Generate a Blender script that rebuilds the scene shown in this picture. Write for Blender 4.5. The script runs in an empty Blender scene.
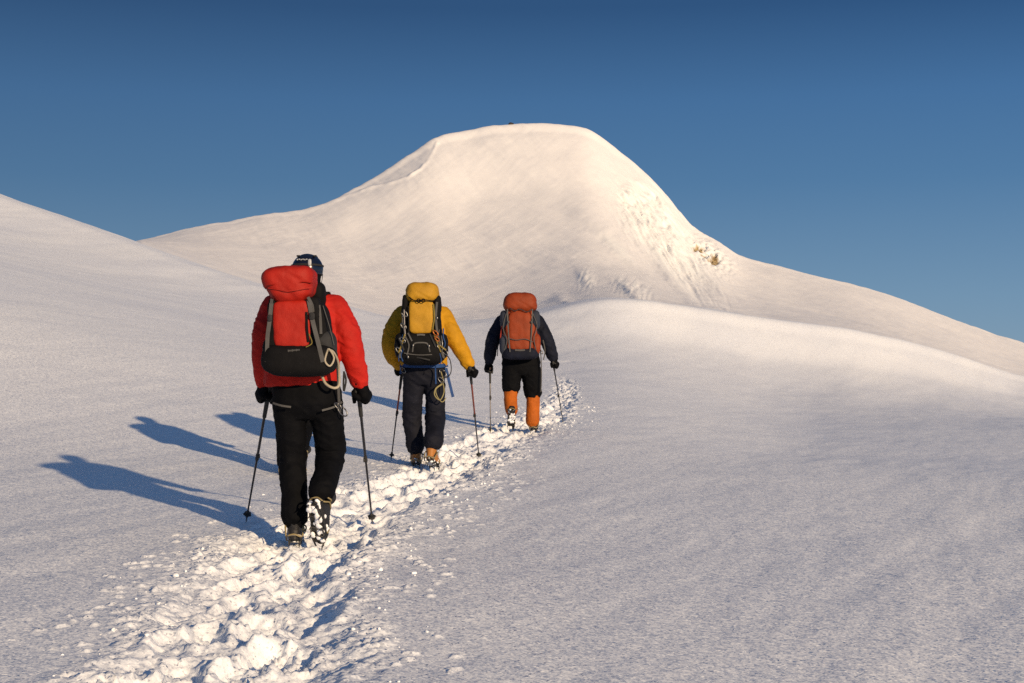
import bpy, bmesh, math, random
import numpy as np
from mathutils import Vector, Matrix

C = bpy.context.scene.collection
rng = np.random.default_rng(7)
random.seed(7)
F = 1422.0                      # focal length in pixels of a 1024 px wide frame
CX, HOR = 512.0, 400.0          # principal column, row of the true horizon

# ------------------------------------------------------------------ camera
cam_d = bpy.data.cameras.new("camera")
cam = bpy.data.objects.new("camera", cam_d)
C.objects.link(cam)
cam_d.sensor_width = 36.0
cam_d.lens = 36.0 * F / 1024.0
cam_d.clip_start = 0.1
cam_d.clip_end = 20000.0
cam_d.shift_y = (HOR - 341.5) / 1024.0   # level lens, frame shifted up (keeps verticals upright)
cam.location = (0, 0, 0)
cam.rotation_euler = (math.radians(90), 0, 0)
bpy.context.scene.camera = cam

# ------------------------------------------------------------------ light
SUN_AZ = math.atan2(0.515, -0.857)      # towards the sun: right and behind the camera
SUN_EL = math.radians(13.3)
sd = Vector((math.sin(SUN_AZ) * math.cos(SUN_EL), math.cos(SUN_AZ) * math.cos(SUN_EL), math.sin(SUN_EL)))
sun_d = bpy.data.lights.new("sun", 'SUN')
sun_d.energy = 4.85
sun_d.angle = math.radians(0.8)
sun_d.color = (1.0, 0.745, 0.455)
sun = bpy.data.objects.new("sun", sun_d)
sun.rotation_euler = sd.to_track_quat('Z', 'Y').to_euler()
C.objects.link(sun)

SKY_SUN = 8.0
w = bpy.data.worlds.new("World")
bpy.context.scene.world = w
w.use_nodes = True
nt = w.node_tree
nt.nodes.clear()
sky = nt.nodes.new('ShaderNodeTexSky')
sky.sky_type = 'NISHITA'
sky.sun_disc = False
sky.sun_elevation = SUN_EL
sky.sun_rotation = SUN_AZ
sky.altitude = 4500
sky.air_density = 1.25
sky.dust_density = 0.15
sky.ozone_density = 1.0
bg = nt.nodes.new('ShaderNodeBackground')
bg.inputs['Strength'].default_value = 0.10
wo = nt.nodes.new('ShaderNodeOutputWorld')
tc = nt.nodes.new('ShaderNodeTexCoord')
sxyz = nt.nodes.new('ShaderNodeSeparateXYZ'); nt.links.new(tc.outputs['Generated'], sxyz.inputs[0])
# thin dry high-altitude air: colour of the sky against elevation (sine); zenith brightened as added fill
rp = nt.nodes.new('ShaderNodeValToRGB'); nt.links.new(sxyz.outputs['Z'], rp.inputs[0])
cols = [(0.0, (.21, .32, .44)), (.07, (.150, .278, .435)), (.15, (.072, .190, .372)), (.205, (.050, .155, .345)),
        (.265, (.018, .079, .212)), (.45, (.022, .075, .18)), (1.0, (.10, .14, .23))]
els = rp.color_ramp.elements
for k_, (p_, c_) in enumerate(cols):
    e_ = els[k_] if k_ < 2 else els.new(p_)
    e_.position = p_; e_.color = (*c_, 1)
def _mr(sock, a, b, c, d):
    n_ = nt.nodes.new('ShaderNodeMapRange'); n_.interpolation_type = 'SMOOTHSTEP'
    nt.links.new(sock, n_.inputs[0])
    for k_, v_ in zip(('From Min', 'From Max', 'To Min', 'To Max'), (a, b, c, d)):
        n_.inputs[k_].default_value = v_
    return n_.outputs[0]
# a little brighter towards the right, and clearly so round the sun
dt = nt.nodes.new('ShaderNodeVectorMath'); dt.operation = 'DOT_PRODUCT'
nt.links.new(tc.outputs['Generated'], dt.inputs[0]); dt.inputs[1].default_value = tuple(sd)
sn = _mr(dt.outputs['Value'], 0.0, 0.95, 0.0, SKY_SUN)
sx = _mr(sxyz.outputs['X'], -0.6, 0.6, 6.5, 9.0)
ad = nt.nodes.new('ShaderNodeMath'); ad.operation = 'ADD'
nt.links.new(sx, ad.inputs[0]); nt.links.new(sn, ad.inputs[1])
ml = nt.nodes.new('ShaderNodeVectorMath'); ml.operation = 'SCALE'
nt.links.new(rp.outputs[0], ml.inputs[0]); nt.links.new(ad.outputs[0], ml.inputs['Scale'])
mx = nt.nodes.new('ShaderNodeMix'); mx.data_type = 'RGBA'; mx.inputs['Factor'].default_value = 0.92
nt.links.new(sky.outputs[0], mx.inputs['A']); nt.links.new(ml.outputs[0], mx.inputs['B'])
nt.links.new(mx.outputs['Result'], bg.inputs[0])
nt.links.new(bg.outputs[0], wo.inputs[0])

sc = bpy.context.scene
sc.view_settings.view_transform = 'Standard'
sc.view_settings.look = 'None'
sc.view_settings.exposure = 0.12
sc.view_settings.gamma = 1.0
sc.view_settings.use_curve_mapping = False
sc.cycles.use_denoising = False

# ------------------------------------------------------------------ noise
def _hash(ix, iy, iz, seed):
    h = (ix.astype(np.int64) * 374761393 + iy.astype(np.int64) * 668265263 + iz.astype(np.int64) * 2147483647 + seed * 974634777) & 0xFFFFFFFF
    h = ((h ^ (h >> 13)) * 1274126177) & 0xFFFFFFFF
    h = ((h ^ (h >> 16)) * 2246822519) & 0xFFFFFFFF
    return ((h ^ (h >> 15)) & 0xFFFFFF) / float(0xFFFFFF)

def vnoise(x, y, z=None, seed=0):
    """smooth value noise in -1..1"""
    x = np.asarray(x, float); y = np.asarray(y, float)
    z = np.zeros_like(x) if z is None else np.asarray(z, float)
    ix, iy, iz = np.floor(x), np.floor(y), np.floor(z)
    fx, fy, fz = x - ix, y - iy, z - iz
    fx, fy, fz = [t * t * t * (t * (t * 6 - 15) + 10) for t in (fx, fy, fz)]
    r = 0
    for dx in (0, 1):
        for dy in (0, 1):
            for dz in (0, 1):
                wgt = (fx if dx else 1 - fx) * (fy if dy else 1 - fy) * (fz if dz else 1 - fz)
                r = r + wgt * _hash(ix + dx, iy + dy, iz + dz, seed)
    return r * 2 - 1

def fbm(x, y, z=None, octv=4, seed=0, gain=0.5):
    a, s, t = 1.0, 0.0, 0.0
    for o in range(octv):
        k = 2.03 ** o
        s = s + a * vnoise(x * k + 17.3 * o, y * k - 9.1 * o, None if z is None else z * k + 5.7 * o, seed + o)
        t += a; a *= gain
    return s / t

def worley(x, y, seed=0, jitter=0.9, vec=False):
    """nearest and second distance, id of the nearest cell"""
    ix, iy = np.floor(x), np.floor(y)
    d1 = np.full(x.shape, 9.0); d2 = np.full(x.shape, 9.0); idn = np.zeros(x.shape); vx = np.zeros(x.shape); vy = np.zeros(x.shape)
    z0 = np.zeros_like(x)
    for dx in (-1, 0, 1):
        for dy in (-1, 0, 1):
            cx, cy = ix + dx, iy + dy
            px = cx + 0.5 + jitter * (_hash(cx, cy, z0, seed) - 0.5)
            py = cy + 0.5 + jitter * (_hash(cx, cy, z0, seed + 91) - 0.5)
            d = np.hypot(x - px, y - py)
            near = d < d1
            d2 = np.where(near, d1, np.minimum(d2, d))
            idn = np.where(near, _hash(cx, cy, z0, seed + 33), idn)
            if vec:
                vx = np.where(near, x - px, vx); vy = np.where(near, y - py, vy)
            d1 = np.where(near, d, d1)
    if vec:
        return d1, d2, idn, vx, vy
    return d1, d2, idn

def sstep(a, b, x):
    t = np.clip((x - a) / (b - a), 0, 1)
    return t * t * (3 - 2 * t)

def pchip(xk, yk, x):
    """xk, yk: (n, m) knots per column; x: (m, r) -> values (m, r); monotone cubic"""
    xk = np.asarray(xk, float); yk = np.asarray(yk, float)
    h = np.diff(xk, axis=0); d = np.diff(yk, axis=0) / h
    m = np.zeros_like(yk)
    s = np.sign(d[:-1]) * np.sign(d[1:]) > 0
    w1 = 2 * h[1:] + h[:-1]; w2 = h[1:] + 2 * h[:-1]
    with np.errstate(divide='ignore', invalid='ignore'):
        hm = (w1 + w2) / (w1 / d[:-1] + w2 / d[1:])
    m[1:-1] = np.where(s, hm, 0)
    m[0], m[-1] = d[0], d[-1]
    out = np.zeros_like(x)
    n = xk.shape[0]
    idx = np.zeros(x.shape, int)
    for k in range(1, n - 1):
        idx += (x >= xk[k][:, None])
    col = np.arange(x.shape[0])[:, None]
    x0, x1 = xk[idx, col], xk[idx + 1, col]
    y0, y1 = yk[idx, col], yk[idx + 1, col]
    m0, m1 = m[idx, col], m[idx + 1, col]
    hh = x1 - x0; t = np.clip((x - x0) / hh, 0, 1)
    return ((2 * t**3 - 3 * t**2 + 1) * y0 + (t**3 - 2 * t**2 + t) * hh * m0 + (-2 * t**3 + 3 * t**2) * y1 + (t**3 - t**2) * hh * m1)

def spline1(xs, ys, x):
    """Catmull-Rom / natural smooth interpolation through points"""
    xs = np.asarray(xs, float); ys = np.asarray(ys, float); x = np.asarray(x, float)
    m = np.gradient(ys, xs)
    i = np.clip(np.searchsorted(xs, x) - 1, 0, len(xs) - 2)
    h = xs[i + 1] - xs[i]; t = np.clip((x - xs[i]) / h, 0, 1)
    return ((2 * t**3 - 3 * t**2 + 1) * ys[i] + (t**3 - 2 * t**2 + t) * h * m[i] + (-2 * t**3 + 3 * t**2) * ys[i + 1] + (t**3 - t**2) * h * m[i + 1])

# ------------------------------------------------------------------ terrain
TRY = np.array([-30, 3.0, 5.4, 7, 9, 11, 14, 18.8, 22, 30, 37, 45, 55, 70, 90])
TRX = np.array([-1.0, -.9, -1.02, -1.15, -1.2, -1.0, -.62, .1, .55, 1.12, 1.42, 1.3, .9, .4, 0.0])
def track_x(Y):
    return spline1(TRY, TRX, np.clip(Y, -30, 89))

def near_z(X, Y):
    """the snow slope the climbers walk on: rises ahead, banks up to the left"""
    Yc = np.clip(Y, 0, 90)
    d = spline1([0, 6, 12, 18, 24, 34, 45, 90], [-1.1, -1.1, -1.0, -.4, .1, .45, .6, 0.0], Yc) - X
    L = np.sqrt(d * d + 0.25) * 0.5 + d * 0.5       # softened max(d,0)
    R = L - d
    L = np.minimum(L, 26 + 0.25 * (L - 26))
    k = spline1([0, 9, 14.5, 19.5, 24.3, 32, 90], [.0, .0, .0, .070, .120, .135, .13], Yc)
    b = k * L + 0.0045 * np.minimum(L, 24) ** 2 - 0.03 * np.minimum(R, 60) - 0.02
    # to the right of the track the slope flattens before it rolls up to the near crest
    b = b - 0.030 * np.maximum(Y - 12, 0) * sstep(12, 20, Y) * sstep(0.05, 0.22, X / np.maximum(Y, 1.0)) * sstep(60, 40, Y)
    return -1.336 + 0.05 * Y + b

PX  = np.array([-900, -400, -150,   0,   70,  136, 200,  270,  330,  360,  400,  430,  470,  510,  560,  590,  620,  650,  670,  690,  720,  735,  780,  850,  900,  950, 1024, 1150, 1400, 2000.])
YC_ = np.array([ 330,  300,  270, 252,  246,  242, 228,  215,  203,  187,  160,  141,  131,  125,  125,  130,  152,  178,  200,  225,  242,  252,  267,  284,  299,  318,  343,  380,  420,  450.])
DC  = np.array([ 300,  330,  350, 360,  370,  380, 390,  405,  415,  430,  445,  455,  465,  470,  474,  476,  478,  480,  481,  482,  484,  485,  488,  492,  495,  498, 502,  508,  515,  520.])
PA  = np.array([-900, -400, -150,   0,  70, 136, 200, 270, 330, 400, 470, 520, 545, 600, 700, 760, 860, 940, 1024, 1150, 1400, 2000.])
YA_ = np.array([ 150,   90,  140, 197, 221, 245, 268, 290, 304, 320, 323, 317, 311, 300, 308, 317, 331, 350,  376,  400,  430,  450.])
DA  = np.array([ 100,  98,   94,   88,   84,   79,   75,   71,   68,   65,   63,   62,   62,   63,   67,   70,   76,   82,   88,   94,   98,   98.])
DIP = np.array([   6,    6,    6,   6,   5,   1,   0,   0,   0,   0,   0,   0,   2,   6,    9,   10,   11,   9,    6,    6,    6,    6.])

def far_params(px):
    yc = spline1(PX, YC_, px); dc = spline1(PX, DC, px)
    ya = spline1(PA, YA_, px); da = spline1(PA, DA, px); dip = spline1(PA, DIP, px)
    return yc, dc, ya, da, np.maximum(dip, 0)

def terrain(TH, R):
    """height for azimuth (cols,) and ground range (rows,) -> X, Y, z of shape (cols, rows)"""
    if R.ndim == 1:
        R = np.broadcast_to(R[None], (len(TH), len(R)))
    th = TH[:, None]; X = np.sin(th) * R; Y = np.cos(th) * R
    zn = near_z(X, Y)
    thc = np.clip(TH, math.radians(-50), math.radians(50))
    px = CX + F * np.tan(thc)
    yc, dc, ya, da, dip = far_params(px)
    cs = np.cos(thc)
    def zz(y, D):
        return (HOR - y) / F * D
    D = np.broadcast_to((R * cs[:, None]), X.shape).copy()
    u = np.tan(thc)
    k22 = np.full_like(px, 24.0); k34 = np.full_like(px, 36.0)
    z22 = near_z(u * 24, k22); z34 = near_z(u * 36, k34)
    zA = zz(ya, da)
    y36 = HOR - z34 / 36 * F; rt = sstep(330, 700, px)
    dk1 = 36 + (da - 36) * 0.45; dk2 = 36 + (da - 36) * 0.78
    z2 = zz(y36 + (ya - y36) * (0.30 - 0.04 * rt), dk1); z3 = zz(y36 + (ya - y36) * (0.64 - 0.08 * rt), dk2)
    dk3 = 36 + (da - 36) * 0.93; z4 = zz(y36 + (ya - y36) * (0.885 - 0.025 * rt), dk3)
    dD = da * 1.22 + 8
    # the mountain behind: depth knots and how far up the picture each has climbed
    yb = ya + dip
    fr = np.array([0.05, 0.20, 0.40, 0.62, 0.82, 0.95])
    dd = np.array([0.46, 0.60, 0.72, 0.83, 0.91, 0.97])
    base = np.maximum(ya - 2, yc + 4)
    kx = [k22, k34, dk1, dk2, dk3, da, dD]; kz = [z22, z34, z2, z3, z4, zA, zz(yb, dD)]
    for f_, g_ in zip(fr, dd):
        kx.append(dD + (dc - dD) * g_)
        kz.append(zz(np.maximum(base, yc) + (yc - np.maximum(base, yc)) * f_, dD + (dc - dD) * g_))
    kx.append(dc); kz.append(zz(yc, dc))
    kx.append(dc + 25); kz.append(zz(yc, dc) - 2.0)
    kx.append(dc + 110); kz.append(zz(yc, dc) - 45)
    kx.append(dc + 900); kz.append(zz(yc, dc) - 420)
    kx.append(dc + 4000); kz.append(np.full_like(px, -700.))
    zf = pchip(np.array(kx), np.array(kz), D)
    wgt = sstep(24, 38, D)
    z = zn * (1 - wgt) + zf * wgt
    # outside the forward fan the slope just falls away
    back = sstep(math.radians(50), math.radians(95), np.abs(TH))[:, None]
    zb = zn - sstep(20, 200, R) * 10 - np.maximum(R - 60, 0) * 0.30
    zb = np.minimum(zb, 1e9)
    z = z * (1 - back) + np.where(R < 24, zn, zb) * back
    return X, Y, z
# ------------------------------------------------------------------ materials
def mat(name, col, rough=0.7, metal=0.0, **kw):
    m = bpy.data.materials.new(name); m.use_nodes = True
    p = m.node_tree.nodes['Principled BSDF']
    p.inputs['Base Color'].default_value = (*col, 1)
    p.inputs['Roughness'].default_value = rough
    p.inputs['Metallic'].default_value = metal
    for k, v in kw.items():
        p.inputs[k].default_value = v
    return m

def node(nt, t, **kw):
    n = nt.nodes.new(t)
    for k, v in kw.items():
        setattr(n, k, v)
    return n

def snow_material(name, rock=False, grain=1.0):
    m = bpy.data.materials.new(name); m.use_nodes = True
    nt = m.node_tree; p = nt.nodes['Principled BSDF']; L = nt.links.new
    p.inputs['Roughness'].default_value = 0.55
    p.inputs['Specular IOR Level'].default_value = 0.25
    geo = node(nt, 'ShaderNodeNewGeometry')
    # soft random colour variation (wind packed against fresh)
    mp = node(nt, 'ShaderNodeMapping'); mp.inputs['Scale'].default_value = (0.25, 0.05, 0.3)
    mp.inputs['Rotation'].default_value = (0, 0, 0.5)
    L(geo.outputs['Position'], mp.inputs[0])
    n1 = node(nt, 'ShaderNodeTexNoise'); n1.inputs['Scale'].default_value = 1.0; n1.inputs['Detail'].default_value = 6
    L(mp.outputs[0], n1.inputs['Vector'])
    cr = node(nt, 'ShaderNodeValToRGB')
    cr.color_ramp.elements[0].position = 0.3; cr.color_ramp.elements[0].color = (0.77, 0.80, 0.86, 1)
    cr.color_ramp.elements[1].position = 0.72; cr.color_ramp.elements[1].color = (0.85, 0.87, 0.90, 1)  # near snow: dim, cool foreground light put into the colour
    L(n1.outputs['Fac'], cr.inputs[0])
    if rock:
        cr.color_ramp.elements[0].color = (0.86, 0.84, 0.83, 1); cr.color_ramp.elements[1].color = (0.92, 0.895, 0.87, 1)  # mountain: warm sunlight painted into a lighter, peachier snow colour
    # grains: each crystal facet leans its own way, at three sizes
    vs = []
    g1 = node(nt, 'ShaderNodeTexVoronoi'); g1.inputs['Scale'].default_value = 95
    g2 = node(nt, 'ShaderNodeTexVoronoi'); g2.inputs['Scale'].default_value = 34
    g3 = node(nt, 'ShaderNodeTexNoise'); g3.inputs['Scale'].default_value = 22; g3.inputs['Detail'].default_value = 5
    g3.inputs['Roughness'].default_value = 0.65
    for g in (g1, g2, g3):
        L(geo.outputs['Position'], g.inputs['Vector'])
    def lean(col, k):
        a = node(nt, 'ShaderNodeVectorMath', operation='SUBTRACT'); L(col, a.inputs[0]); a.inputs[1].default_value = (.5, .5, .5)
        b = node(nt, 'ShaderNodeVectorMath', operation='SCALE'); L(a.outputs[0], b.inputs[0]); b.inputs['Scale'].default_value = k * grain
        return b.outputs[0]
    a1, a2, a3 = lean(g1.outputs['Color'], 0.25), lean(g2.outputs['Color'], 0.12), lean(g3.outputs['Color'], 0.10)
    s1 = node(nt, 'ShaderNodeVectorMath', operation='ADD'); L(a1, s1.inputs[0]); L(a2, s1.inputs[1])
    s2 = node(nt, 'ShaderNodeVectorMath', operation='ADD'); L(s1.outputs[0], s2.inputs[0]); L(a3, s2.inputs[1])
    # a few facets lean much further and catch the sun
    gl = node(nt, 'ShaderNodeTexVoronoi'); gl.inputs['Scale'].default_value = 105
    L(geo.outputs['Position'], gl.inputs['Vector'])
    sp = node(nt, 'ShaderNodeSeparateColor'); L(gl.outputs['Color'], sp.inputs[0])
    gt = node(nt, 'ShaderNodeMath', operation='GREATER_THAN'); L(sp.outputs[2], gt.inputs[0]); gt.inputs[1].default_value = 0.90
    rm = node(nt, 'ShaderNodeMapRange'); L(gt.outputs[0], rm.inputs[0]); rm.inputs['To Min'].default_value = 0.6; rm.inputs['To Max'].default_value = 0.25
    L(rm.outputs[0], p.inputs['Roughness'])
    gv = node(nt, 'ShaderNodeVectorMath', operation='SCALE'); L(lean(gl.outputs['Color'], 1.1), gv.inputs[0]); L(gt.outputs[0], gv.inputs['Scale'])
    s2b = node(nt, 'ShaderNodeVectorMath', operation='ADD'); L(s2.outputs[0], s2b.inputs[0]); L(gv.outputs[0], s2b.inputs[1])
    s3 = node(nt, 'ShaderNodeVectorMath', operation='ADD'); L(s2b.outputs[0], s3.inputs[0]); L(geo.outputs['Normal'], s3.inputs[1])
    s4 = node(nt, 'ShaderNodeVectorMath', operation='NORMALIZE'); L(s3.outputs[0], s4.inputs[0])
    bp = node(nt, 'ShaderNodeBump'); bp.inputs['Strength'].default_value = 0.15 * grain; bp.inputs['Distance'].default_value = 0.01
    g4 = node(nt, 'ShaderNodeTexNoise'); g4.inputs['Scale'].default_value = 60; g4.inputs['Detail'].default_value = 3
    L(geo.outputs['Position'], g4.inputs['Vector'])
    L(g4.outputs['Fac'], bp.inputs['Height']); L(s4.outputs[0], bp.inputs['Normal'])
    L(bp.outputs[0], p.inputs['Normal'])
    if rock:
        at = node(nt, 'ShaderNodeAttribute', attribute_name='rock')
        nr = node(nt, 'ShaderNodeTexNoise'); nr.inputs['Scale'].default_value = 0.45; nr.inputs['Detail'].default_value = 5
        L(geo.outputs['Position'], nr.inputs['Vector'])
        rr = node(nt, 'ShaderNodeValToRGB')
        rr.color_ramp.elements[0].position = 0.35; rr.color_ramp.elements[0].color = (0.20, 0.13, 0.05, 1)
        rr.color_ramp.elements[1].position = 0.65; rr.color_ramp.elements[1].color = (0.50, 0.38, 0.20, 1)
        L(nr.outputs['Fac'], rr.inputs[0])
        mx = node(nt, 'ShaderNodeMix', data_type='RGBA')
        L(at.outputs['Fac'], mx.inputs['Factor']); L(cr.outputs[0], mx.inputs['A']); L(rr.outputs[0], mx.inputs['B'])
        ai = node(nt, 'ShaderNodeAttribute', attribute_name='ice_sunlit')
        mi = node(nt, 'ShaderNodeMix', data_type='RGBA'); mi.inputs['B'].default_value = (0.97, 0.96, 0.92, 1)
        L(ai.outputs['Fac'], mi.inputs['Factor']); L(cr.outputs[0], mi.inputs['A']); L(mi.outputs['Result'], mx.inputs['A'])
        L(mx.outputs['Result'], p.inputs['Base Color'])
    else:
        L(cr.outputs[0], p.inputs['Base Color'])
    return m
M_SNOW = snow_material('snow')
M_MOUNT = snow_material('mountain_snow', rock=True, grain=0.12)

# ------------------------------------------------------------------ ground meshes
def grid_mesh(name, X, Y, Z, material, wrap=False, attr=None, ice_sunlit=None):
    n, r = X.shape
    X, Y, Z = np.broadcast_arrays(X, Y, Z); n, r = X.shape
    co = np.stack([X, Y, Z], -1).reshape(-1, 3).astype(np.float32)
    i = np.arange(n if wrap else n - 1)[:, None]; j = np.arange(r - 1)[None]
    i2 = (i + 1) % n
    q = np.stack(np.broadcast_arrays(i * r + j, i2 * r + j, i2 * r + j + 1, i * r + j + 1), -1).reshape(-1, 4)
    me = bpy.data.meshes.new(name)
    me.vertices.add(len(co)); me.vertices.foreach_set('co', co.ravel())
    me.loops.add(q.size); me.loops.foreach_set('vertex_index', q.ravel().astype(np.int32))
    me.polygons.add(len(q))
    me.polygons.foreach_set('loop_start', np.arange(0, q.size, 4, dtype=np.int32))
    me.polygons.foreach_set('use_smooth', np.ones(len(q), bool))
    if attr is not None:
        a = me.attributes.new('rock', 'FLOAT', 'POINT'); a.data.foreach_set('value', attr.ravel().astype(np.float32))
    if ice_sunlit is not None:
        a = me.attributes.new('ice_sunlit', 'FLOAT', 'POINT'); a.data.foreach_set('value', ice_sunlit.ravel().astype(np.float32))
    me.update(calc_edges=True)
    # face up
    if me.polygons[len(q) // 2].normal.z < 0:
        me.flip_normals()
    me.materials.append(material)
    o = bpy.data.objects.new(name, me); C.objects.link(o)
    return o

TRACK_HW = 0.78
def undulate(X, Y, D):
    """wind-worked surface: long soft swells and low sastrugi, larger with distance"""
    a = 0.35 * X + 0.94 * Y; c = 0.94 * X - 0.35 * Y
    z = 0.020 * fbm(X / 1.9, Y / 1.9, octv=3, seed=3)
    z += 0.05 * sstep(3, 30, D) * fbm(X / 7.0, Y / 9.0, octv=3, seed=11)
    z += 0.010 * fbm(c / 0.35, a / 1.6, octv=3, seed=21) * sstep(80, 15, D)
    z += 0.055 * sstep(14, 60, D) * fbm(c / 2.2, a / 14.0, octv=4, seed=5)
    return z

def ground_pts(X, Y, detail=True):
    X = np.asarray(X, float).ravel(); Y = np.asarray(Y, float).ravel()
    _, _, z = terrain(np.arctan2(X, Y), np.hypot(X, Y)[:, None])
    z = z[:, 0]
    if detail:
        z = z + undulate(X, Y, np.hypot(X, Y))
    return z

def gz(x, y):
    return float(ground_pts([x], [y])[0])

def angles():
    deg = []
    a = -180.0
    while a < 180 - 1e-6:
        deg.append(a)
        b = abs(a)
        a += 0.085 if b < 21 else (0.3 if b < 32 else (1.5 if b < 60 else 4.0))
    return np.radians(np.array(deg))
def steps(a, b, f):
    out = [a]
    while out[-1] < b:
        out.append(out[-1] + f(out[-1]))
    out[-1] = b
    return np.array(out)

SPLIT = 122.0
TH = angles()
Rn = steps(0.4, SPLIT + 1, lambda r: 0.05 if r < 12 else (0.12 if r < 25 else (0.25 if r < 60 else 0.4)))
Rn = np.concatenate([Rn, [124, 126.]])
Xn, Yn, Zn = terrain(TH, Rn)
Zn = Zn - 1.5 * sstep(SPLIT, 126, np.hypot(Xn, Yn))
Dn = np.hypot(Xn, Yn)
Zn = Zn + undulate(Xn, Yn, Dn)
lat = np.abs(Xn - track_x(Yn))
lat = np.where((Yn > -20) & (Yn < 50), lat, 9)
Zn = Zn - 0.28 * sstep(0.90, 0.65, lat) * sstep(48.5, 47, Yn) * sstep(2.9, 3.2, Yn)
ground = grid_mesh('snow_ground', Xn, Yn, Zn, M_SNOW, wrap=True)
ground['kind'] = 'structure'

THM = []
a = -60.0
while a < 60:
    THM.append(a); a += 0.05 if -15 < a < 22 else (0.15 if abs(a) < 32 else 1.0)
THM = np.radians(np.array(THM))
Rf = steps(SPLIT - 5, 640, lambda r: 1.5 if r < 230 else (0.6 if r < 530 else 3.0))
Rf = np.concatenate([Rf, np.array([670, 720, 800, 950, 1200, 1700, 2500, 4200, 6500.])])
Xf, Yf, Zf = terrain(THM, Rf)
Rm = np.hypot(Xf, Yf)
Zf = Zf + undulate(Xf, Yf, Rm) - 0.3 * sstep(SPLIT - 1, SPLIT - 5, Rm)
Pf = CX + F * Xf / np.maximum(Yf, 1); If = HOR - F * Zf / np.maximum(Yf, 1)
fw = (np.abs(THM) < math.radians(30))[:, None] * sstep(SPLIT, SPLIT + 25, Rm)
_, dcf, _, _, _ = far_params(CX + F * np.tan(THM))
crest = sstep(25, -4, Yf - dcf[:, None])
fw = fw * crest
# broad drift streaks running down the face
face = fw * (0.9 * fbm(Xf / 34, Yf / 60, octv=3, seed=31) + 0.34 * fbm((Xf + 0.5 * Yf) / 7.0, (Yf - 0.3 * Xf) / 60.0, octv=4, seed=41) + 0.16 * fbm((Xf + 0.4 * Yf) / 2.2, (Yf - 0.3 * Xf) / 11.0, octv=4, seed=43) * (0.5 + fbm(Xf / 30, Yf / 30, octv=2, seed=44)))
Zf = Zf + face
def ell(px, py, rx, ry, rot=0.0):
    dx, dy = Pf - px, If - py
    ca, sa = math.cos(rot), math.sin(rot)
    e = ((dx * ca + dy * sa) / rx) ** 2 + ((-dx * sa + dy * ca) / ry) ** 2
    return np.exp(-e * 1.2)
def scarp(px, py, rl, up, dn, rot, amp, seed):
    """a small step in the snow: long ramp on the uphill side, short steep face below"""
    dx, dy = Pf - px, If - py
    ca, sa = math.cos(rot), math.sin(rot)
    a = dx * ca + dy * sa; c = -dx * sa + dy * ca
    c = c + 3.0 * fbm(Pf / 14, If / 14, octv=3, seed=seed)
    prof = np.where(c < 0, np.exp(-(c / up) ** 2), np.exp(-(c / dn) ** 2))
    return amp * prof * np.exp(-(a / rl) ** 2 * 1.3) * fw
# ice wall on the right shoulder: fluted down the fall line, with a broken lower lip
wall = np.clip(1.2 * ell(664, 236, 58, 20, 0.85) + ell(645, 212, 26, 24, 0.9), 0, 1) * fw
lip = np.clip(ell(708, 254, 26, 12, 0.62), 0, 1) * fw
dP = (Pf - 660) * 0.80 + (If - 235) * -0.60          # across the flutes
aP = (Pf - 660) * 0.60 + (If - 235) * 0.80           # down them
fl = 1 - 2 * np.abs(fbm(dP / 4.5 + 0.5 * fbm(Pf / 20, If / 20, seed=4), aP / 34.0, octv=4, seed=51))
Zf = Zf + wall * 1.3 * fl + wall * 0.45 * fbm(dP / 2.5, aP / 8, octv=3, seed=61)
Zf = Zf + scarp(662, 232, 46, 20, 6, 0.88, 1.2, 7) + scarp(690, 262, 40, 10, 4, 0.80, 0.8, 9)
dl = (Pf - 708) / 7.0; el = (If - 254) / 5.0
d1, d2, qd = worley(dl + 0.5 * fbm(Pf / 6, If / 6, seed=2), el, seed=71)
Zf = Zf + lip * (0.8 * sstep(0.0, 0.4, d2 - d1) - 0.4 + 0.8 * qd + 0.6 * fbm(dl * 2, el * 2, octv=3, seed=81))
# slab scarps lower down the face
for k_, (px_, py_, rl_, up_, dn_, ro_, am_) in enumerate(((616, 248, 32, 14, 5, 0.72, 1.7), (668, 276, 34, 12, 4, 0.85, 1.2), (583, 279, 12, 8, 3, 0.9, 0.7), (628, 290, 20, 8, 3, 0.45, 0.9), (560, 300, 12, 6, 3, 0.2, 0.8), (468, 324, 26, 9, 4, -0.35, 0.45), (590, 214, 40, 26, 12, 0.6, 0.9))):
    Zf = Zf + scarp(px_, py_, rl_, up_, dn_, ro_, am_ * 0.45, 400 + k_)
broken = np.clip(ell(586, 281, 10, 9) + ell(632, 291, 20, 9, 0.4), 0, 1) * fw
Zf = Zf + 0.22 * broken * (1 - 2 * np.abs(fbm((Pf + If * .5) / 5.0, If / 9.0, octv=4, seed=95)))
rock = sstep(0.44, 0.62, (ell(701, 253, 15, 6, 0.5) + 0.8 * ell(716, 261, 7, 6, 0.5) + 0.35 * ell(642, 225, 4, 4)) * (0.80 + 1.0 * fbm(Pf / 4.0, If / 3.0, octv=4, seed=91))) * fw
Zf = Zf - 0.9 * rock
ice_sunlit = np.clip(1.2 * wall * (0.55 + 0.9 * fl) + lip + 0.9 * ell(616, 250, 26, 5, 0.72) + 0.8 * ell(668, 268, 42, 6, 0.85) + 0.9 * ell(684, 262, 26, 9, 0.7) + broken * (0.5 + fbm(Pf / 5, If / 8, octv=3, seed=8)) + 0.5 * ell(470, 323, 20, 3, -0.3), 0, 1) * fw  # pale mask: real ice, plus sunlit faces and a bright edge painted lighter
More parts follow.
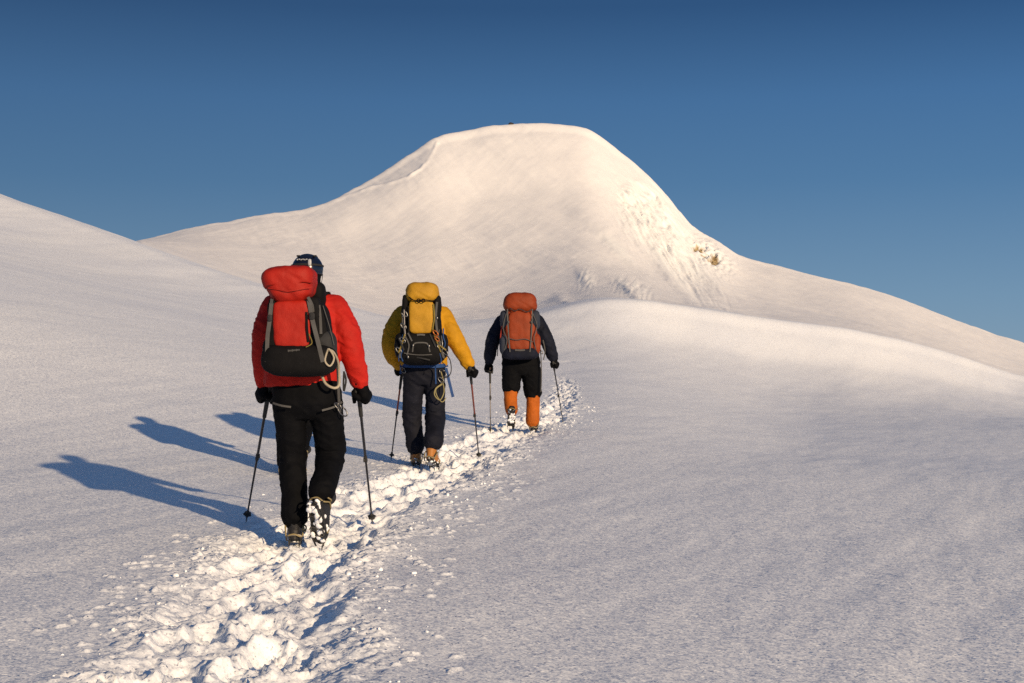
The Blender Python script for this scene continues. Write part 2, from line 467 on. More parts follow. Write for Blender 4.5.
# climbers' trail rising along the left ridge
tx = np.array([330, 352, 372, 395, 408, 420, 428, 433, 437.]); ty = np.array([203, 197, 190, 183, 179, 171, 162, 153, 144.])
dmin = np.full(Pf.shape, 99.)
for i_ in range(len(tx) - 1):
    ax, ay, bx_, by_ = tx[i_], ty[i_], tx[i_ + 1], ty[i_ + 1]
    t_ = np.clip(((Pf - ax) * (bx_ - ax) + (If - ay) * (by_ - ay)) / ((bx_ - ax) ** 2 + (by_ - ay) ** 2), 0, 1)
    dmin = np.minimum(dmin, np.hypot(Pf - ax - t_ * (bx_ - ax), If - ay - t_ * (by_ - ay)))
above = (If < np.interp(Pf, tx, ty)) & (Pf > 332) & (Pf < 437)
Zf = Zf + crest * (0.5 * np.exp(-(dmin / 1.6) ** 2) * (0.7 + 0.8 * fbm(Pf / 9, If / 9, octv=2, seed=12)) * sstep(330, 355, Pf) - 0.9 * above * (1 - np.exp(-dmin / 7.0)) * sstep(338, 385, Pf) * sstep(437, 415, Pf))
mount = grid_mesh('mountain', Xf, Yf, Zf, M_MOUNT, wrap=False, attr=rock, ice_sunlit=ice_sunlit)
mount['kind'] = 'structure'

# ------------------------------------------------------------------ trodden track
def build_track():
    ys = steps(2.6, 48.5, lambda y: 0.013 if y < 11 else (0.02 if y < 16 else (0.035 if y < 26 else 0.08)))
    ts = np.linspace(-1.25, 1.25, 210)
    T, Y = np.meshgrid(ts, ys, indexing='ij')
    X = T + track_x(Y)
    z = ground_pts(X, Y).reshape(X.shape)
    # where the churned snow is, ragged at both edges
    wl = np.interp(Y, [3, 5.4, 8, 9.5, 11, 13, 16, 20, 30, 60], [.92, .85, .80, .85, .75, .66, .64, .60, .42, .2])
    wr = np.interp(Y, [3, 5.4, 8, 11, 13, 16, 20, 30, 60], [.70, .68, .60, .62, .68, .66, .60, .42, .2])
    rag = 0.20 * fbm(X / 0.35, Y / 0.35, octv=4, seed=101)
    edge = np.where(T < 0, wl, wr) + rag
    inside = sstep(0.0, 0.22, edge - np.abs(T))
    core = sstep(0.0, 0.30, edge - 0.22 - np.abs(T))
    h = -0.055 * core
    # boot holes, many pairs of feet
    rg = np.random.default_rng(5)
    nst = 0
    for wk in range(5):
        y = 2.8 + rg.uniform(0, .5); side = 1
        off = rg.normal(0, .10)
        while y < 40:
            sx = side * (0.13 + rg.uniform(-.03, .06)) + off + rg.normal(0, .05)
            a = rg.normal(0, .22)
            sel_i = np.abs(ts - sx) < 0.32
            j0, j1 = np.searchsorted(ys, [y - .32, y + .32])
            ti = T[sel_i, j0:j1] - sx; yi = Y[sel_i, j0:j1] - y
            ca, sa = math.cos(a), math.sin(a)
            u = ti * ca + yi * sa; v = -ti * sa + yi * ca
            r = np.sqrt((u / 0.075) ** 2 + (v / 0.165) ** 2)
            dep = rg.uniform(.03, .075)
            blk = h[sel_i, j0:j1]
            hole = -dep * sstep(1.25, 0.75, r) + 0.014 * np.exp(-((r - 1.45) / .3) ** 2)
            h[sel_i, j0:j1] = np.where(r < 1.2, np.minimum(blk, blk * 0.5 + hole), blk + hole)
            y += rg.uniform(.30, .42); side = -side
    # broken clods at four sizes
    wx = X + 0.07 * fbm(X / .10, Y / .10, octv=5, seed=111, gain=.6); wy = Y + 0.07 * fbm(X / .10, Y / .10, octv=5, seed=121, gain=.6)
    cl = 0
    for (s, amp, sd_, thr) in ((0.20, .006, 1, .40), (0.12, .011, 2, .35), (0.065, .011, 3, .30), (0.035, .008, 4, .2)):
        q1, q2, qi, ux, uy = worley(wx / s, wy / s, seed=200 + sd_, vec=True)
        rad = 0.34 + 0.30 * qi
        dome = np.sqrt(np.clip(1 - (q1 / rad) ** 2, 0, 1))
        # half of the clods are slabs of broken crust lying at an angle
        ta = 6.2832 * ((qi * 37.0) % 1.0)
        slab = (0.45 + 1.5 * (ux * np.cos(ta) + uy * np.sin(ta))) * sstep(0.0, 0.14, q2 - q1)
        dome = np.where((qi * 91.0) % 1.0 < 0.6, slab, 0.6 * dome + 0.4 * sstep(0, 0.3, q2 - q1))
        cl = cl + amp * dome * (qi > thr) * (0.5 + qi)
    patch = np.clip(0.65 + 0.9 * fbm(X / .5, Y / .5, octv=3, seed=151), 0.1, 1.3)
    rough = 0.015 * fbm(X / .14, Y / .14, octv=6, seed=131, gain=.62)
    h = h - 0.045 * np.exp(-((T - 0.14 - 0.06 * np.sin(Y * 2.1)) / 0.12) ** 2) * core * (0.6 + 0.6 * fbm(X / .3, Y / .3, octv=2, seed=19))
    fine = 0.006 * fbm(X / .03, Y / .03, octv=3, seed=171)
    fade = sstep(48, 26, Y)
    disp = inside * fade * (h + 0.85 * cl * patch + rough + fine)
    # stray crumbs thrown out over the smooth snow
    far_c = sstep(0.55, 0.0, np.abs(T) - edge) * (1 - inside)
    q1, q2, qi = worley(wx / .09, wy / .09, seed=301)
    keep = qi < 0.5 * far_c ** 2 * sstep(-.1, .3, fbm(X / .4, Y / .4, octv=2, seed=77))
    disp = disp + fade * keep * 0.013 * np.sqrt(np.clip(1 - (q1 / .33) ** 2, 0, 1)) * far_c ** .5
    z = z + disp + 0.0015 - 0.014 * sstep(0.95, 1.25, np.abs(T)) - 0.05 * sstep(47.5, 48.5, Y) - 0.05 * sstep(2.8, 2.6, Y)
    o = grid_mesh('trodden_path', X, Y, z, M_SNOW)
    o['kind'] = 'structure'
    return X, Y, z
TXg, TYg, TZg = build_track()
def path_z(x, y):
    """height of the churned snow under a point"""
    j = np.argmin(np.abs(TYg[0] - y)); i = np.argmin(np.abs(TXg[:, j] - x))
    if abs(TXg[i, j] - x) > 0.05:
        return gz(x, y)
    return float(TZg[i, j])
# ------------------------------------------------------------------ object helpers
def link(name, me, m=None, parent=None):
    o = bpy.data.objects.new(name, me); C.objects.link(o)
    if m is not None:
        me.materials.append(m)
    if parent is not None:
        o.parent = parent
    return o

def tag(o, label, cat, group=None):
    o['label'] = label; o['category'] = cat
    if group:
        o['group'] = group
    return o

def thing(name, label, cat, loc=(0, 0, 0), group=None):
    o = bpy.data.objects.new(name, None); C.objects.link(o); o.location = loc
    o.empty_display_size = 0.1
    return tag(o, label, cat, group)

class Geo:
    """collects closed shapes; everything in metres"""
    def __init__(s):
        s.v = []; s.f = []
    def add(s, vs, fs):
        b = len(s.v); s.v += [tuple(p) for p in vs]; s.f += [tuple(i + b for i in f) for f in fs]
    def rings(s, rings, closed_ends=True):
        n = len(rings[0]); vs = [p for r in rings for p in r]; fs = []
        for i in range(len(rings) - 1):
            for j in range(n):
                k = (j + 1) % n
                fs.append((i * n + j, i * n + k, (i + 1) * n + k, (i + 1) * n + j))
        if closed_ends:
            fs.append(tuple(reversed(range(n)))); fs.append(tuple((len(rings) - 1) * n + j for j in range(n)))
        s.add(vs, fs)
    def tube(s, pts, rad, n=14, caps=True, flat=None, smooth=True):
        """round tube with domed ends through pts; flat=(vector, factor) squashes the section along vector"""
        pts = [Vector(p) for p in pts]
        rad = list(rad) if hasattr(rad, '__len__') else [rad] * len(pts)
        if smooth and len(pts) > 2:
            q, r = [], []
            for i in range(len(pts) - 1):
                p0 = pts[max(i - 1, 0)]; p1 = pts[i]; p2 = pts[i + 1]; p3 = pts[min(i + 2, len(pts) - 1)]
                for t in (0, .25, .5, .75):
                    q.append(0.5 * ((2 * p1) + (-p0 + p2) * t + (2 * p0 - 5 * p1 + 4 * p2 - p3) * t * t + (-p0 + 3 * p1 - 3 * p2 + p3) * t ** 3))
                    tt = t * t * (3 - 2 * t); r.append(rad[i] * (1 - tt) + rad[i + 1] * tt)
            q.append(pts[-1]); r.append(rad[-1]); pts, rad = q, r
        ds = [(pts[min(i + 1, len(pts) - 1)] - pts[max(i - 1, 0)]).normalized() for i in range(len(pts))]
        up = Vector((0, 0, 1)) if abs(ds[0].z) < 0.9 else Vector((0, 1, 0))
        a = ds[0].cross(up).normalized()
        cs, rs, dd, aa = [], [], [], []
        if caps:
            for k in (80, 55, 28):
                c_, s_ = math.cos(math.radians(k)), math.sin(math.radians(k))
                cs.append(pts[0] - ds[0] * rad[0] * s_); rs.append(rad[0] * c_); dd.append(ds[0])
        for i in range(len(pts)):
            cs.append(pts[i]); rs.append(rad[i]); dd.append(ds[i])
        if caps:
            for k in (28, 55, 80):
                c_, s_ = math.cos(math.radians(k)), math.sin(math.radians(k))
                cs.append(pts[-1] + ds[-1] * rad[-1] * s_); rs.append(rad[-1] * c_); dd.append(ds[-1])
        out = []
        for c, r, d in zip(cs, rs, dd):
            a = (a - d * a.dot(d)).normalized(); b = d.cross(a)
            ring = []
            for j in range(n):
                t = 2 * math.pi * j / n
                o = a * (math.cos(t) * r) + b * (math.sin(t) * r)
                if flat:
                    fv = Vector(flat[0]).normalized(); o = o - fv * o.dot(fv) * (1 - flat[1])
                ring.append(c + o)
            out.append(ring)
        s.rings(out)
    def loft(s, secs, n=28, p=2.4):
        """horizontal superellipse sections: (cx, cy, z, rx, ry)"""
        out = []
        for cx, cy, z, rx, ry in secs:
            ring = []
            for j in range(n):
                t = 2 * math.pi * j / n; c, q = math.cos(t), math.sin(t)
                ring.append((cx + rx * math.copysign(abs(c) ** (2 / p), c), cy + ry * math.copysign(abs(q) ** (2 / p), q), z))
            out.append(ring)
        s.rings(out)
    def ball(s, c, r, seg=16, rin=10, mtx=None):
        r = r if hasattr(r, '__len__') else (r, r, r)
        rg = []
        for i in range(1, rin):
            f = math.pi * i / rin
            rg.append([Vector((r[0] * math.sin(f) * math.cos(2 * math.pi * j / seg), r[1] * math.sin(f) * math.sin(2 * math.pi * j / seg), -r[2] * math.cos(f))) for j in range(seg)])
        rg = [[(mtx @ p if mtx else p) + Vector(c) for p in q] for q in rg]
        s.rings(rg)
    def box(s, c, h, mtx=None):
        vs = [Vector((x * h[0], y * h[1], z * h[2])) for x in (-1, 1) for y in (-1, 1) for z in (-1, 1)]
        vs = [(mtx @ p if mtx else p) + Vector(c) for p in vs]
        s.add(vs, [(0, 1, 3, 2), (4, 6, 7, 5), (0, 4, 5, 1), (2, 3, 7, 6), (0, 2, 6, 4), (1, 5, 7, 3)])
    def rbox(s, c, h, p=5.0, n=10, mod=None, mtx=None):
        """rounded box: a subdivided cube pushed onto a superellipsoid"""
        base = len(s.v); vs, fs, idx = [], [], {}
        def vid(x, y, z):
            k = (round(x, 5), round(y, 5), round(z, 5))
            if k not in idx:
                idx[k] = len(vs)
                q = (abs(x) ** p + abs(y) ** p + abs(z) ** p) ** (1 / p)
                v = Vector((x / q * h[0], y / q * h[1], z / q * h[2]))
                if mod:
                    v = Vector(mod(v))
                if mtx:
                    v = mtx @ v
                vs.append(v + Vector(c))
            return idx[k]
        g = [math.tan((2 * i / n - 1) * math.pi / 4.4) / math.tan(math.pi / 4.4) for i in range(n + 1)]
        for ax in range(3):
            for sg in (-1, 1):
                for i in range(n):
                    for j in range(n):
                        q = []
                        for (u, w_) in ((g[i], g[j]), (g[i + 1], g[j]), (g[i + 1], g[j + 1]), (g[i], g[j + 1])):
                            t = [0, 0, 0]; t[ax] = sg; t[(ax + 1) % 3] = u; t[(ax + 2) % 3] = w_
                            q.append(vid(*t))
                        fs.append(tuple(q) if sg > 0 else tuple(reversed(q)))
        s.add(vs, fs)
    def ribbon(s, pts, width, thick=0.003, out=(0, -1, 0), smooth=True):
        """flat webbing through pts, its face turned to `out`"""
        pts = [Vector(p) for p in pts]
        if smooth and len(pts) > 2:
            q = []
            for i in range(len(pts) - 1):
                p0 = pts[max(i - 1, 0)]; p1 = pts[i]; p2 = pts[i + 1]; p3 = pts[min(i + 2, len(pts) - 1)]
                for t in (0, .25, .5, .75):
                    q.append(0.5 * ((2 * p1) + (-p0 + p2) * t + (2 * p0 - 5 * p1 + 4 * p2 - p3) * t * t + (-p0 + 3 * p1 - 3 * p2 + p3) * t ** 3))
            q.append(pts[-1]); pts = q
        rg = []
        for i in range(len(pts)):
            d = (pts[min(i + 1, len(pts) - 1)] - pts[max(i - 1, 0)]).normalized()
            o = Vector(out); o = (o - d * o.dot(d)).normalized(); w_ = d.cross(o)
            a, b = w_ * (width / 2), o * (thick / 2)
            rg.append([pts[i] - a - b, pts[i] + a - b, pts[i] + a + b, pts[i] - a + b])
        s.rings(rg)
    def mesh(s, name, smooth=True):
        me = bpy.data.meshes.new(name); me.from_pydata([tuple(v) for v in s.v], [], s.f); me.update()
        bm = bmesh.new(); bm.from_mesh(me); bmesh.ops.recalc_face_normals(bm, faces=bm.faces); bm.to_mesh(me); bm.free()
        me.polygons.foreach_set('use_smooth', [smooth] * len(me.polygons))
        return me
    def build(s, name, m, parent=None, smooth=True, crease=0.0, seed=0, scale=0.05):
        me = s.mesh(name, smooth)
        if crease:
            rumple(me, crease, scale, seed)
        o = link(name, me, m, parent)
        return o

def rumple(me, amp, scale=0.05, seed=0, zfac=0.55, spots=()):
    """cloth creases: ridged noise pushed along the normals, stronger round the given joints"""
    n = len(me.vertices); co = np.empty(n * 3); no = np.empty(n * 3)
    me.vertices.foreach_get('co', co); co = co.reshape(-1, 3)
    me.vertex_normals.foreach_get('vector', no); no = no.reshape(-1, 3)
    wob = 0.5 * fbm(co[:, 0] / scale / 2, co[:, 1] / scale / 2, co[:, 2] / scale / 2, 2, seed + 40)
    f = 1 - 2 * np.abs(fbm(co[:, 0] / scale + wob, co[:, 1] / scale, co[:, 2] / (scale * zfac) + wob, 3, seed))
    s2 = scale * 2.1; dg = co[:, 0] * .6 + co[:, 2]
    f2 = 1 - 2 * np.abs(fbm(co[:, 0] / s2 + wob, co[:, 1] / s2, dg / (s2 * .5), 2, seed + 70))
    f = 0.55 * f + 0.9 * f2
    g = fbm(co[:, 0] / (scale * 2.2), co[:, 1] / (scale * 2.2), co[:, 2] / (scale * 2.2), 2, seed + 9)
    k = np.ones(n) * 0.7
    for (p, r, a) in spots:
        d = np.linalg.norm(co - np.array(p)[None], axis=1); k += a * np.exp(-(d / r) ** 2)
    co = co + no * (amp * (f * k + 0.8 * g))[:, None]
    me.vertices.foreach_set('co', co.ravel()); me.update()

def organic(geo, name, m, parent, voxel=0.01, sm=6, amp=0.0, scale=0.05, seed=0, spots=(), cut=None):
    """merge overlapping closed shapes into one continuous skin"""
    me = geo.mesh(name)
    o = link(name, me, m, parent)
    md = o.modifiers.new('r', 'REMESH'); md.mode = 'VOXEL'; md.voxel_size = voxel; md.use_smooth_shade = True
    ms = o.modifiers.new('s', 'SMOOTH'); ms.factor = 0.5; ms.iterations = sm
    dg = bpy.context.evaluated_depsgraph_get()
    ev = o.evaluated_get(dg)
    me2 = bpy.data.meshes.new_from_object(ev, depsgraph=dg)
    o.modifiers.clear()
    o.data = me2; me2.name = name
    if len(me2.materials) == 0:
        me2.materials.append(m)
    if amp:
        rumple(me2, amp, scale, seed, spots=spots)
    me2.polygons.foreach_set('use_smooth', [True] * len(me2.polygons))
    bpy.data.meshes.remove(me)
    return o

# ------------------------------------------------------------------ cloth and gear materials
def fabric(name, col, rough=0.75, bump=0.25, scale=180, var=0.16, spec=0.25):
    m = mat(name, col, rough); nt = m.node_tree; p = nt.nodes['Principled BSDF']; L = nt.links.new
    p.inputs['Specular IOR Level'].default_value = spec
    tc = node(nt, 'ShaderNodeTexCoord')
    n1 = node(nt, 'ShaderNodeTexNoise'); n1.inputs['Scale'].default_value = 9; n1.inputs['Detail'].default_value = 5
    L(tc.outputs['Object'], n1.inputs['Vector'])
    cr = node(nt, 'ShaderNodeValToRGB')
    cr.color_ramp.elements[0].position = .3; cr.color_ramp.elements[1].position = .75
    cr.color_ramp.elements[0].color = (*[c * (1 - var) for c in col], 1)
    cr.color_ramp.elements[1].color = (*[min(1, c * (1 + var)) for c in col], 1)
    L(n1.outputs['Fac'], cr.inputs[0]); L(cr.outputs[0], p.inputs['Base Color'])
    n2 = node(nt, 'ShaderNodeTexNoise'); n2.inputs['Scale'].default_value = scale; n2.inputs['Detail'].default_value = 2
    n3 = node(nt, 'ShaderNodeTexNoise'); n3.inputs['Scale'].default_value = 26; n3.inputs['Detail'].default_value = 4
    L(tc.outputs['Object'], n2.inputs['Vector']); L(tc.outputs['Object'], n3.inputs['Vector'])
    ad = node(nt, 'ShaderNodeMath', operation='MULTIPLY_ADD'); L(n3.outputs['Fac'], ad.inputs[0]); ad.inputs[1].default_value = 3.0
    L(n2.outputs['Fac'], ad.inputs[2])
    b = node(nt, 'ShaderNodeBump'); b.inputs['Strength'].default_value = bump; b.inputs['Distance'].default_value = 0.006
    L(ad.outputs[0], b.inputs['Height']); L(b.outputs[0], p.inputs['Normal'])
    return m

RED = fabric('red_shell', (0.38, 0.010, 0.005))
RED_PACK = fabric('red_pack_cloth', (0.29, 0.010, 0.004), rough=.65)
BLACK = fabric('black_cloth', (0.0034, 0.0037, 0.0050), var=.3, spec=.06)
BLACK_PACK = fabric('black_pack_cloth', (0.0055, 0.0055, 0.0065), var=.3, spec=.10)
DARKGREY = fabric('dark_grey_cloth', (0.022, 0.023, 0.026), var=.3)
GREYWEB = fabric('grey_webbing', (0.07, 0.07, 0.072), scale=300)
CREAM = fabric('cream_cord', (0.34, 0.30, 0.23), scale=300)
YELLOW = fabric('yellow_shell', (0.42, 0.205, 0.004))
YELLOW_PACK = fabric('yellow_pack_cloth', (0.37, 0.195, 0.012), rough=.65)
NAVY = fabric('navy_cloth', (0.006, 0.008, 0.018), var=.3, spec=.15)
NAVYTR = fabric('navy_trouser_cloth', (0.007, 0.008, 0.015), var=.3, spec=.15)
ORANGE = fabric('orange_pack_cloth', (0.20, 0.030, 0.006), rough=.65)
GAITER = fabric('orange_gaiter_cloth', (0.36, 0.085, 0.006))
BLUEWEB = fabric('blue_webbing', (0.014, 0.050, 0.17), scale=300)
OLIVE = fabric('olive_webbing', (0.17, 0.13, 0.03), scale=300)
LOOPCORD = fabric('yellow_cord', (0.24, 0.21, 0.10), scale=300)
SKIN = mat('skin', (0.50, 0.28, 0.18), 0.5)
BOOTB = fabric('black_boot_leather', (0.016, 0.016, 0.018), rough=.5)
BOOTO = fabric('orange_boot_shell', (0.36, 0.15, 0.04), rough=.5)
RUBBER = mat('black_rubber', (0.015, 0.015, 0.015), 0.6)
STEEL = mat('crampon_steel', (0.14, 0.13, 0.12), 0.45, 1.0)
OCHRE = mat('ochre_strap', (0.24, 0.19, 0.09), 0.6)
ALU = mat('dark_anodised_tube', (0.035, 0.035, 0.04), 0.35, 0.6)
ALUGREY = mat('grey_anodised_tube', (0.09, 0.085, 0.09), 0.35, 0.6)
ALURED = mat('copper_red_tube', (0.26, 0.06, 0.035), 0.4, 0.4)
FOAM = mat('black_foam_grip', (0.02, 0.02, 0.02), 0.8)
HELMET = mat('navy_helmet_plastic', (0.004, 0.006, 0.018), 0.25)
WHITEPL = mat('white_plastic', (0.34, 0.35, 0.38), 0.4)
METALRING = mat('carabiner_metal', (0.20, 0.20, 0.20), 0.4, 1.0)
SNOWCAKE = mat('caked_snow', (0.82, 0.84, 0.88), 0.6)

# ------------------------------------------------------------------ frames
class Frame:
    """maps a picture measurement at depth Y0+dy to metres relative to the climber's footing"""
    def __init__(s, px, py, Y):
        s.Y = Y; s.o = Vector(((px - CX) / F * Y, Y, (HOR - py) / F * Y))
    def P(s, px, py, dy=0.0):
        y = s.Y + dy
        return Vector(((px - CX) / F * y, y, (HOR - py) / F * y)) - s.o
    def r(s, rpx, dy=0.0):
        return rpx / F * (s.Y + dy)

def chain(g, fr, spec, **kw):
    g.tube([fr.P(a, b, c) for a, b, c, d in spec], [fr.r(d, c) for a, b, c, d in spec], **kw)

def frame_mtx(heel, toe, up):
    y = (Vector(toe) - Vector(heel)).normalized(); u = Vector(up); x = y.cross(u).normalized(); z = x.cross(y)
    m = Matrix((x, y, z)).transposed().to_4x4(); m.translation = Vector(heel)
    return m

def make_boot(parent, heel, toe, up, m, size=0.30, shaft_dir=None, snow=0.5, seed=0, vox=0.006):
    """mountaineering boot with a strapped-on crampon; built heel at origin, toe along +y, then set in place"""
    k = size / 0.30
    g = Geo()
    g.loft([(0, .15 * k, .018, .046 * k, .148 * k), (0, .15 * k, .045, .050 * k, .148 * k), (0, .135 * k, .07, .047 * k, .128 * k), (0, .10 * k, .10, .043 * k, .095 * k), (0, .075 * k, .125, .046 * k, .075 * k)], p=2.6)
    g.tube([(0, .07 * k, .10), (0, .06 * k, .15), (0, .065 * k, .185)], [.050 * k, .048 * k, .052 * k])
    b = organic(g, 'boot', m, parent, vox, 3, .003, .03, seed)
    b.matrix_local = frame_mtx(heel, toe, up)
    s_ = Geo()
    out = []
    for z, gsz in ((0.0, .96), (.012, 1.0), (.026, 1.0)):
        ring = []
        for j in range(28):
            t = 2 * math.pi * j / 28; yy = math.sin(t); xx = math.cos(t)
            wd = .050 * (1.0 + .10 * math.sin(max(0, yy) * 2)) * (0.93 if -0.4 < yy < 0.1 else 1)
            ring.append((xx * wd * gsz * k, (.15 + yy * .155 * gsz) * k, z))
        out.append(ring)
    s_.rings(out)
    for i in range(7):
        for sx in (-1, 1):
            s_.box((sx * .024 * k, (.03 + i * .040) * k, -.004), (.015 * k, .011 * k, .005))
    s_.build('sole', RUBBER, b, smooth=False)
    c = Geo()
    z0 = -.012
    for sx in (-1, 1):
        c.ribbon([(sx * .030 * k, .01 * k, z0), (sx * .034 * k, .09 * k, z0)], .012, .004, (0, 0, -1))
        c.ribbon([(sx * .036 * k, .17 * k, z0), (sx * .044 * k, .23 * k, z0), (sx * .026 * k, .30 * k, z0)], .012, .004, (0, 0, -1))
    c.ribbon([(0, .08 * k, z0 + .001), (0, .20 * k, z0 + .001)], .016, .003, (0, 0, -1))
    for yy, xx in ((.01, .030), (.09, .034), (.17, .036), (.23, .044)):
        c.ribbon([(-xx * k, yy * k, z0), (xx * k, yy * k, z0)], .010, .004, (0, 0, -1))
        for sx in (-1, 1):
            c.tube([(sx * xx * k, yy * k, z0), (sx * (xx + .003) * k, (yy + .003) * k, z0 - .034)], [.007, .0012], n=6, caps=False)
    for sx in (-1, 1):
        c.tube([(sx * .022 * k, .30 * k, z0), (sx * .024 * k, .325 * k, z0 - .026)], [.007, .0015], n=6, caps=False)
    c.ribbon([(-.044 * k, .005 * k, .0), (-.04 * k, -.008, .035), (.04 * k, -.008, .035), (.044 * k, .005 * k, 0)], .012, .003, (0, -1, .2))
    cr = c.build('crampon', STEEL, b, smooth=False)
    st = Geo()
    st.tube([(-.05 * k, .0, .03), (-.055 * k, .05 * k, .10), (-.03 * k, .125 * k, .125), (.03 * k, .125 * k, .125), (.055 * k, .05 * k, .10), (.05 * k, 0, .03), (0, -.014, .045), (-.05 * k, 0, .03)], .0055, n=8, caps=False)
    st.tube([(-.052 * k, .22 * k, .02), (-.045 * k, .215 * k, .06), (0, .20 * k, .098), (.045 * k, .215 * k, .06), (.052 * k, .22 * k, .02)], .0055, n=8)
    st.tube([(.052 * k, .05 * k, .10), (.075 * k, .02 * k, .085), (.070 * k, -.01, .06)], .005, n=8)
    st.build('crampon_strap', OCHRE, b)
    if snow > 0:
        sn = Geo(); rg = random.Random(seed + 3)
        for i in range(int(22 * snow)):
            u, v = rg.uniform(-.036, .036) * k, rg.uniform(.01, .29) * k
            sn.ball((u, v, rg.uniform(-.012, -.002)), (rg.uniform(.010, .022), rg.uniform(.012, .026), rg.uniform(.006, .012)), 8, 6)
        for i in range(int(14 * snow)):
            t = rg.uniform(0, 6.28)
            sn.ball((.05 * k * math.cos(t), (.15 + .15 * math.sin(t)) * k, rg.uniform(.01, .05)), (rg.uniform(.006, .014), rg.uniform(.008, .018), rg.uniform(.005, .012)), 8, 6)
        organic(sn, 'caked_snow', SNOWCAKE, b, .005, 2, .003, .012, seed)
    return b

def make_glove(parent, grip, axis, wrist, side, m, k=1.0, vox=0.005, seed=0):
    """five fingers closed round a pole grip; side=+1 right hand, -1 left hand"""
    z = Vector(axis).normalized()                       # along the pole, upwards
    x = Vector((side, -0.15, 0)); x = (x - z * x.dot(z)).normalized()   # from the grip to the back of the hand
    y = z.cross(x) if side > 0 else x.cross(z)          # forward, away from the body
    def L_(a, b, c):
        return Vector(grip) + x * (a * k) + y * (b * k) + z * (c * k)
    g = Geo()
    g.tube([L_(.038, -.022, .032), L_(.046, .012, .004), L_(.044, .020, -.020)], [.030 * k, .034 * k, .027 * k], n=12)
    g.tube([L_(.040, -.020, -.010), L_(.044, .012, -.012)], [.028 * k, .030 * k], n=12)
    ln = (1.0, 1.12, 1.05, .86)
    for i in range(4):
        h = .034 - .0235 * i
        a0, tot = 25, 190 * ln[i]
        pts = []
        for q in range(5):
            t = math.radians(a0 + tot * q / 4); rr = .034 + (.006 if q in (1, 2) else 0)
            pts.append(L_(rr * math.cos(t), rr * math.sin(t), h - .004 * q))
        g.tube(pts, [.0132 * k, .0128 * k, .0122 * k, .0115 * k, .0105 * k], n=10)
    g.tube([L_(.030, -.030, .022), L_(.004, -.040, .030), L_(-.022, -.028, .036), L_(-.032, -.004, .036)], [.019 * k, .016 * k, .0145 * k, .012 * k], n=10)
    w = Vector(wrist)
    mid = (L_(.042, -.014, .040) + w) / 2
    g.tube([L_(.042, -.012, .022), mid, w], [.034 * k, .036 * k, .045 * k], n=14)
    return organic(g, 'glove', m, parent, vox, 2, .0022, .022, seed)

def make_pole(top, tip, label, m_up, m_low, group='trekking poles', basket=0.11, mid=None):
    """telescopic trekking pole standing on its tip"""
    top, tip = Vector(top), Vector(tip)
    t = thing('trekking_pole', label, 'trekking pole', tip, group)
    d = top - tip; n = d.normalized(); Ln = d.length
    def A(s):
        return n * s
    g = Geo(); g.tube([A(.05), A(Ln * .52)], [.0062, .0078], n=12, smooth=False); g.build('lower_shaft', m_low, t)
    g = Geo(); g.tube([A(Ln * .50), A(Ln - .20)], [.0092, .0095], n=12, smooth=False); g.build('upper_shaft', m_up, t)
    g = Geo(); g.tube([A(Ln * .50 - .015), A(Ln * .50 + .03)], [.0125, .0125], n=12, smooth=False)
    q = n.orthogonal().normalized(); g.box(A(Ln * .50 + .008) + q * .014, (.006, .006, .014)); g.build('clamp', FOAM, t)
    g = Geo(); g.tube([A(Ln - .26), A(Ln - .14), A(Ln - .09), A(Ln - .02), A(Ln + .012)], [.0135, .0150, .0165, .0170, .0200], n=14); g.build('grip', FOAM, t)
    s_ = Geo(); s_.ribbon([A(Ln), A(Ln - .03) + Vector((.03, -.03, 0)), A(Ln - .10) + Vector((.035, -.045, -.01)), A(Ln - .11) + Vector((-.01, -.045, 0)), A(Ln - .02) + Vector((-.015, -.02, 0)), A(Ln)], .014, .002, (0, -1, 0)); s_.build('wrist_strap', FOAM, t)
    g = Geo()
    for i in range(2):
        pass
    ring = []
    b_, c_ = n.orthogonal().normalized(), n.cross(n.orthogonal().normalized())
    for rr, hh in ((.010, .004), (.024, .001), (.028, -.002), (.024, -.004), (.010, -.003)):
        ring.append([A(basket) + n * hh + (b_ * math.cos(6.2832 * j / 20) + c_ * math.sin(6.2832 * j / 20)) * rr * (1 + .12 * math.cos(6.2832 * j / 20 * 5)) for j in range(20)])
    g.rings(ring); g.tube([A(basket - .018), A(basket + .022)], [.011, .012], n=12, smooth=False); g.build('basket', RUBBER, t)
    g = Geo(); g.tube([A(.0), A(.02), A(.06)], [.0018, .0042, .0058], n=8, smooth=False); g.build('tip', STEEL, t)
    return t

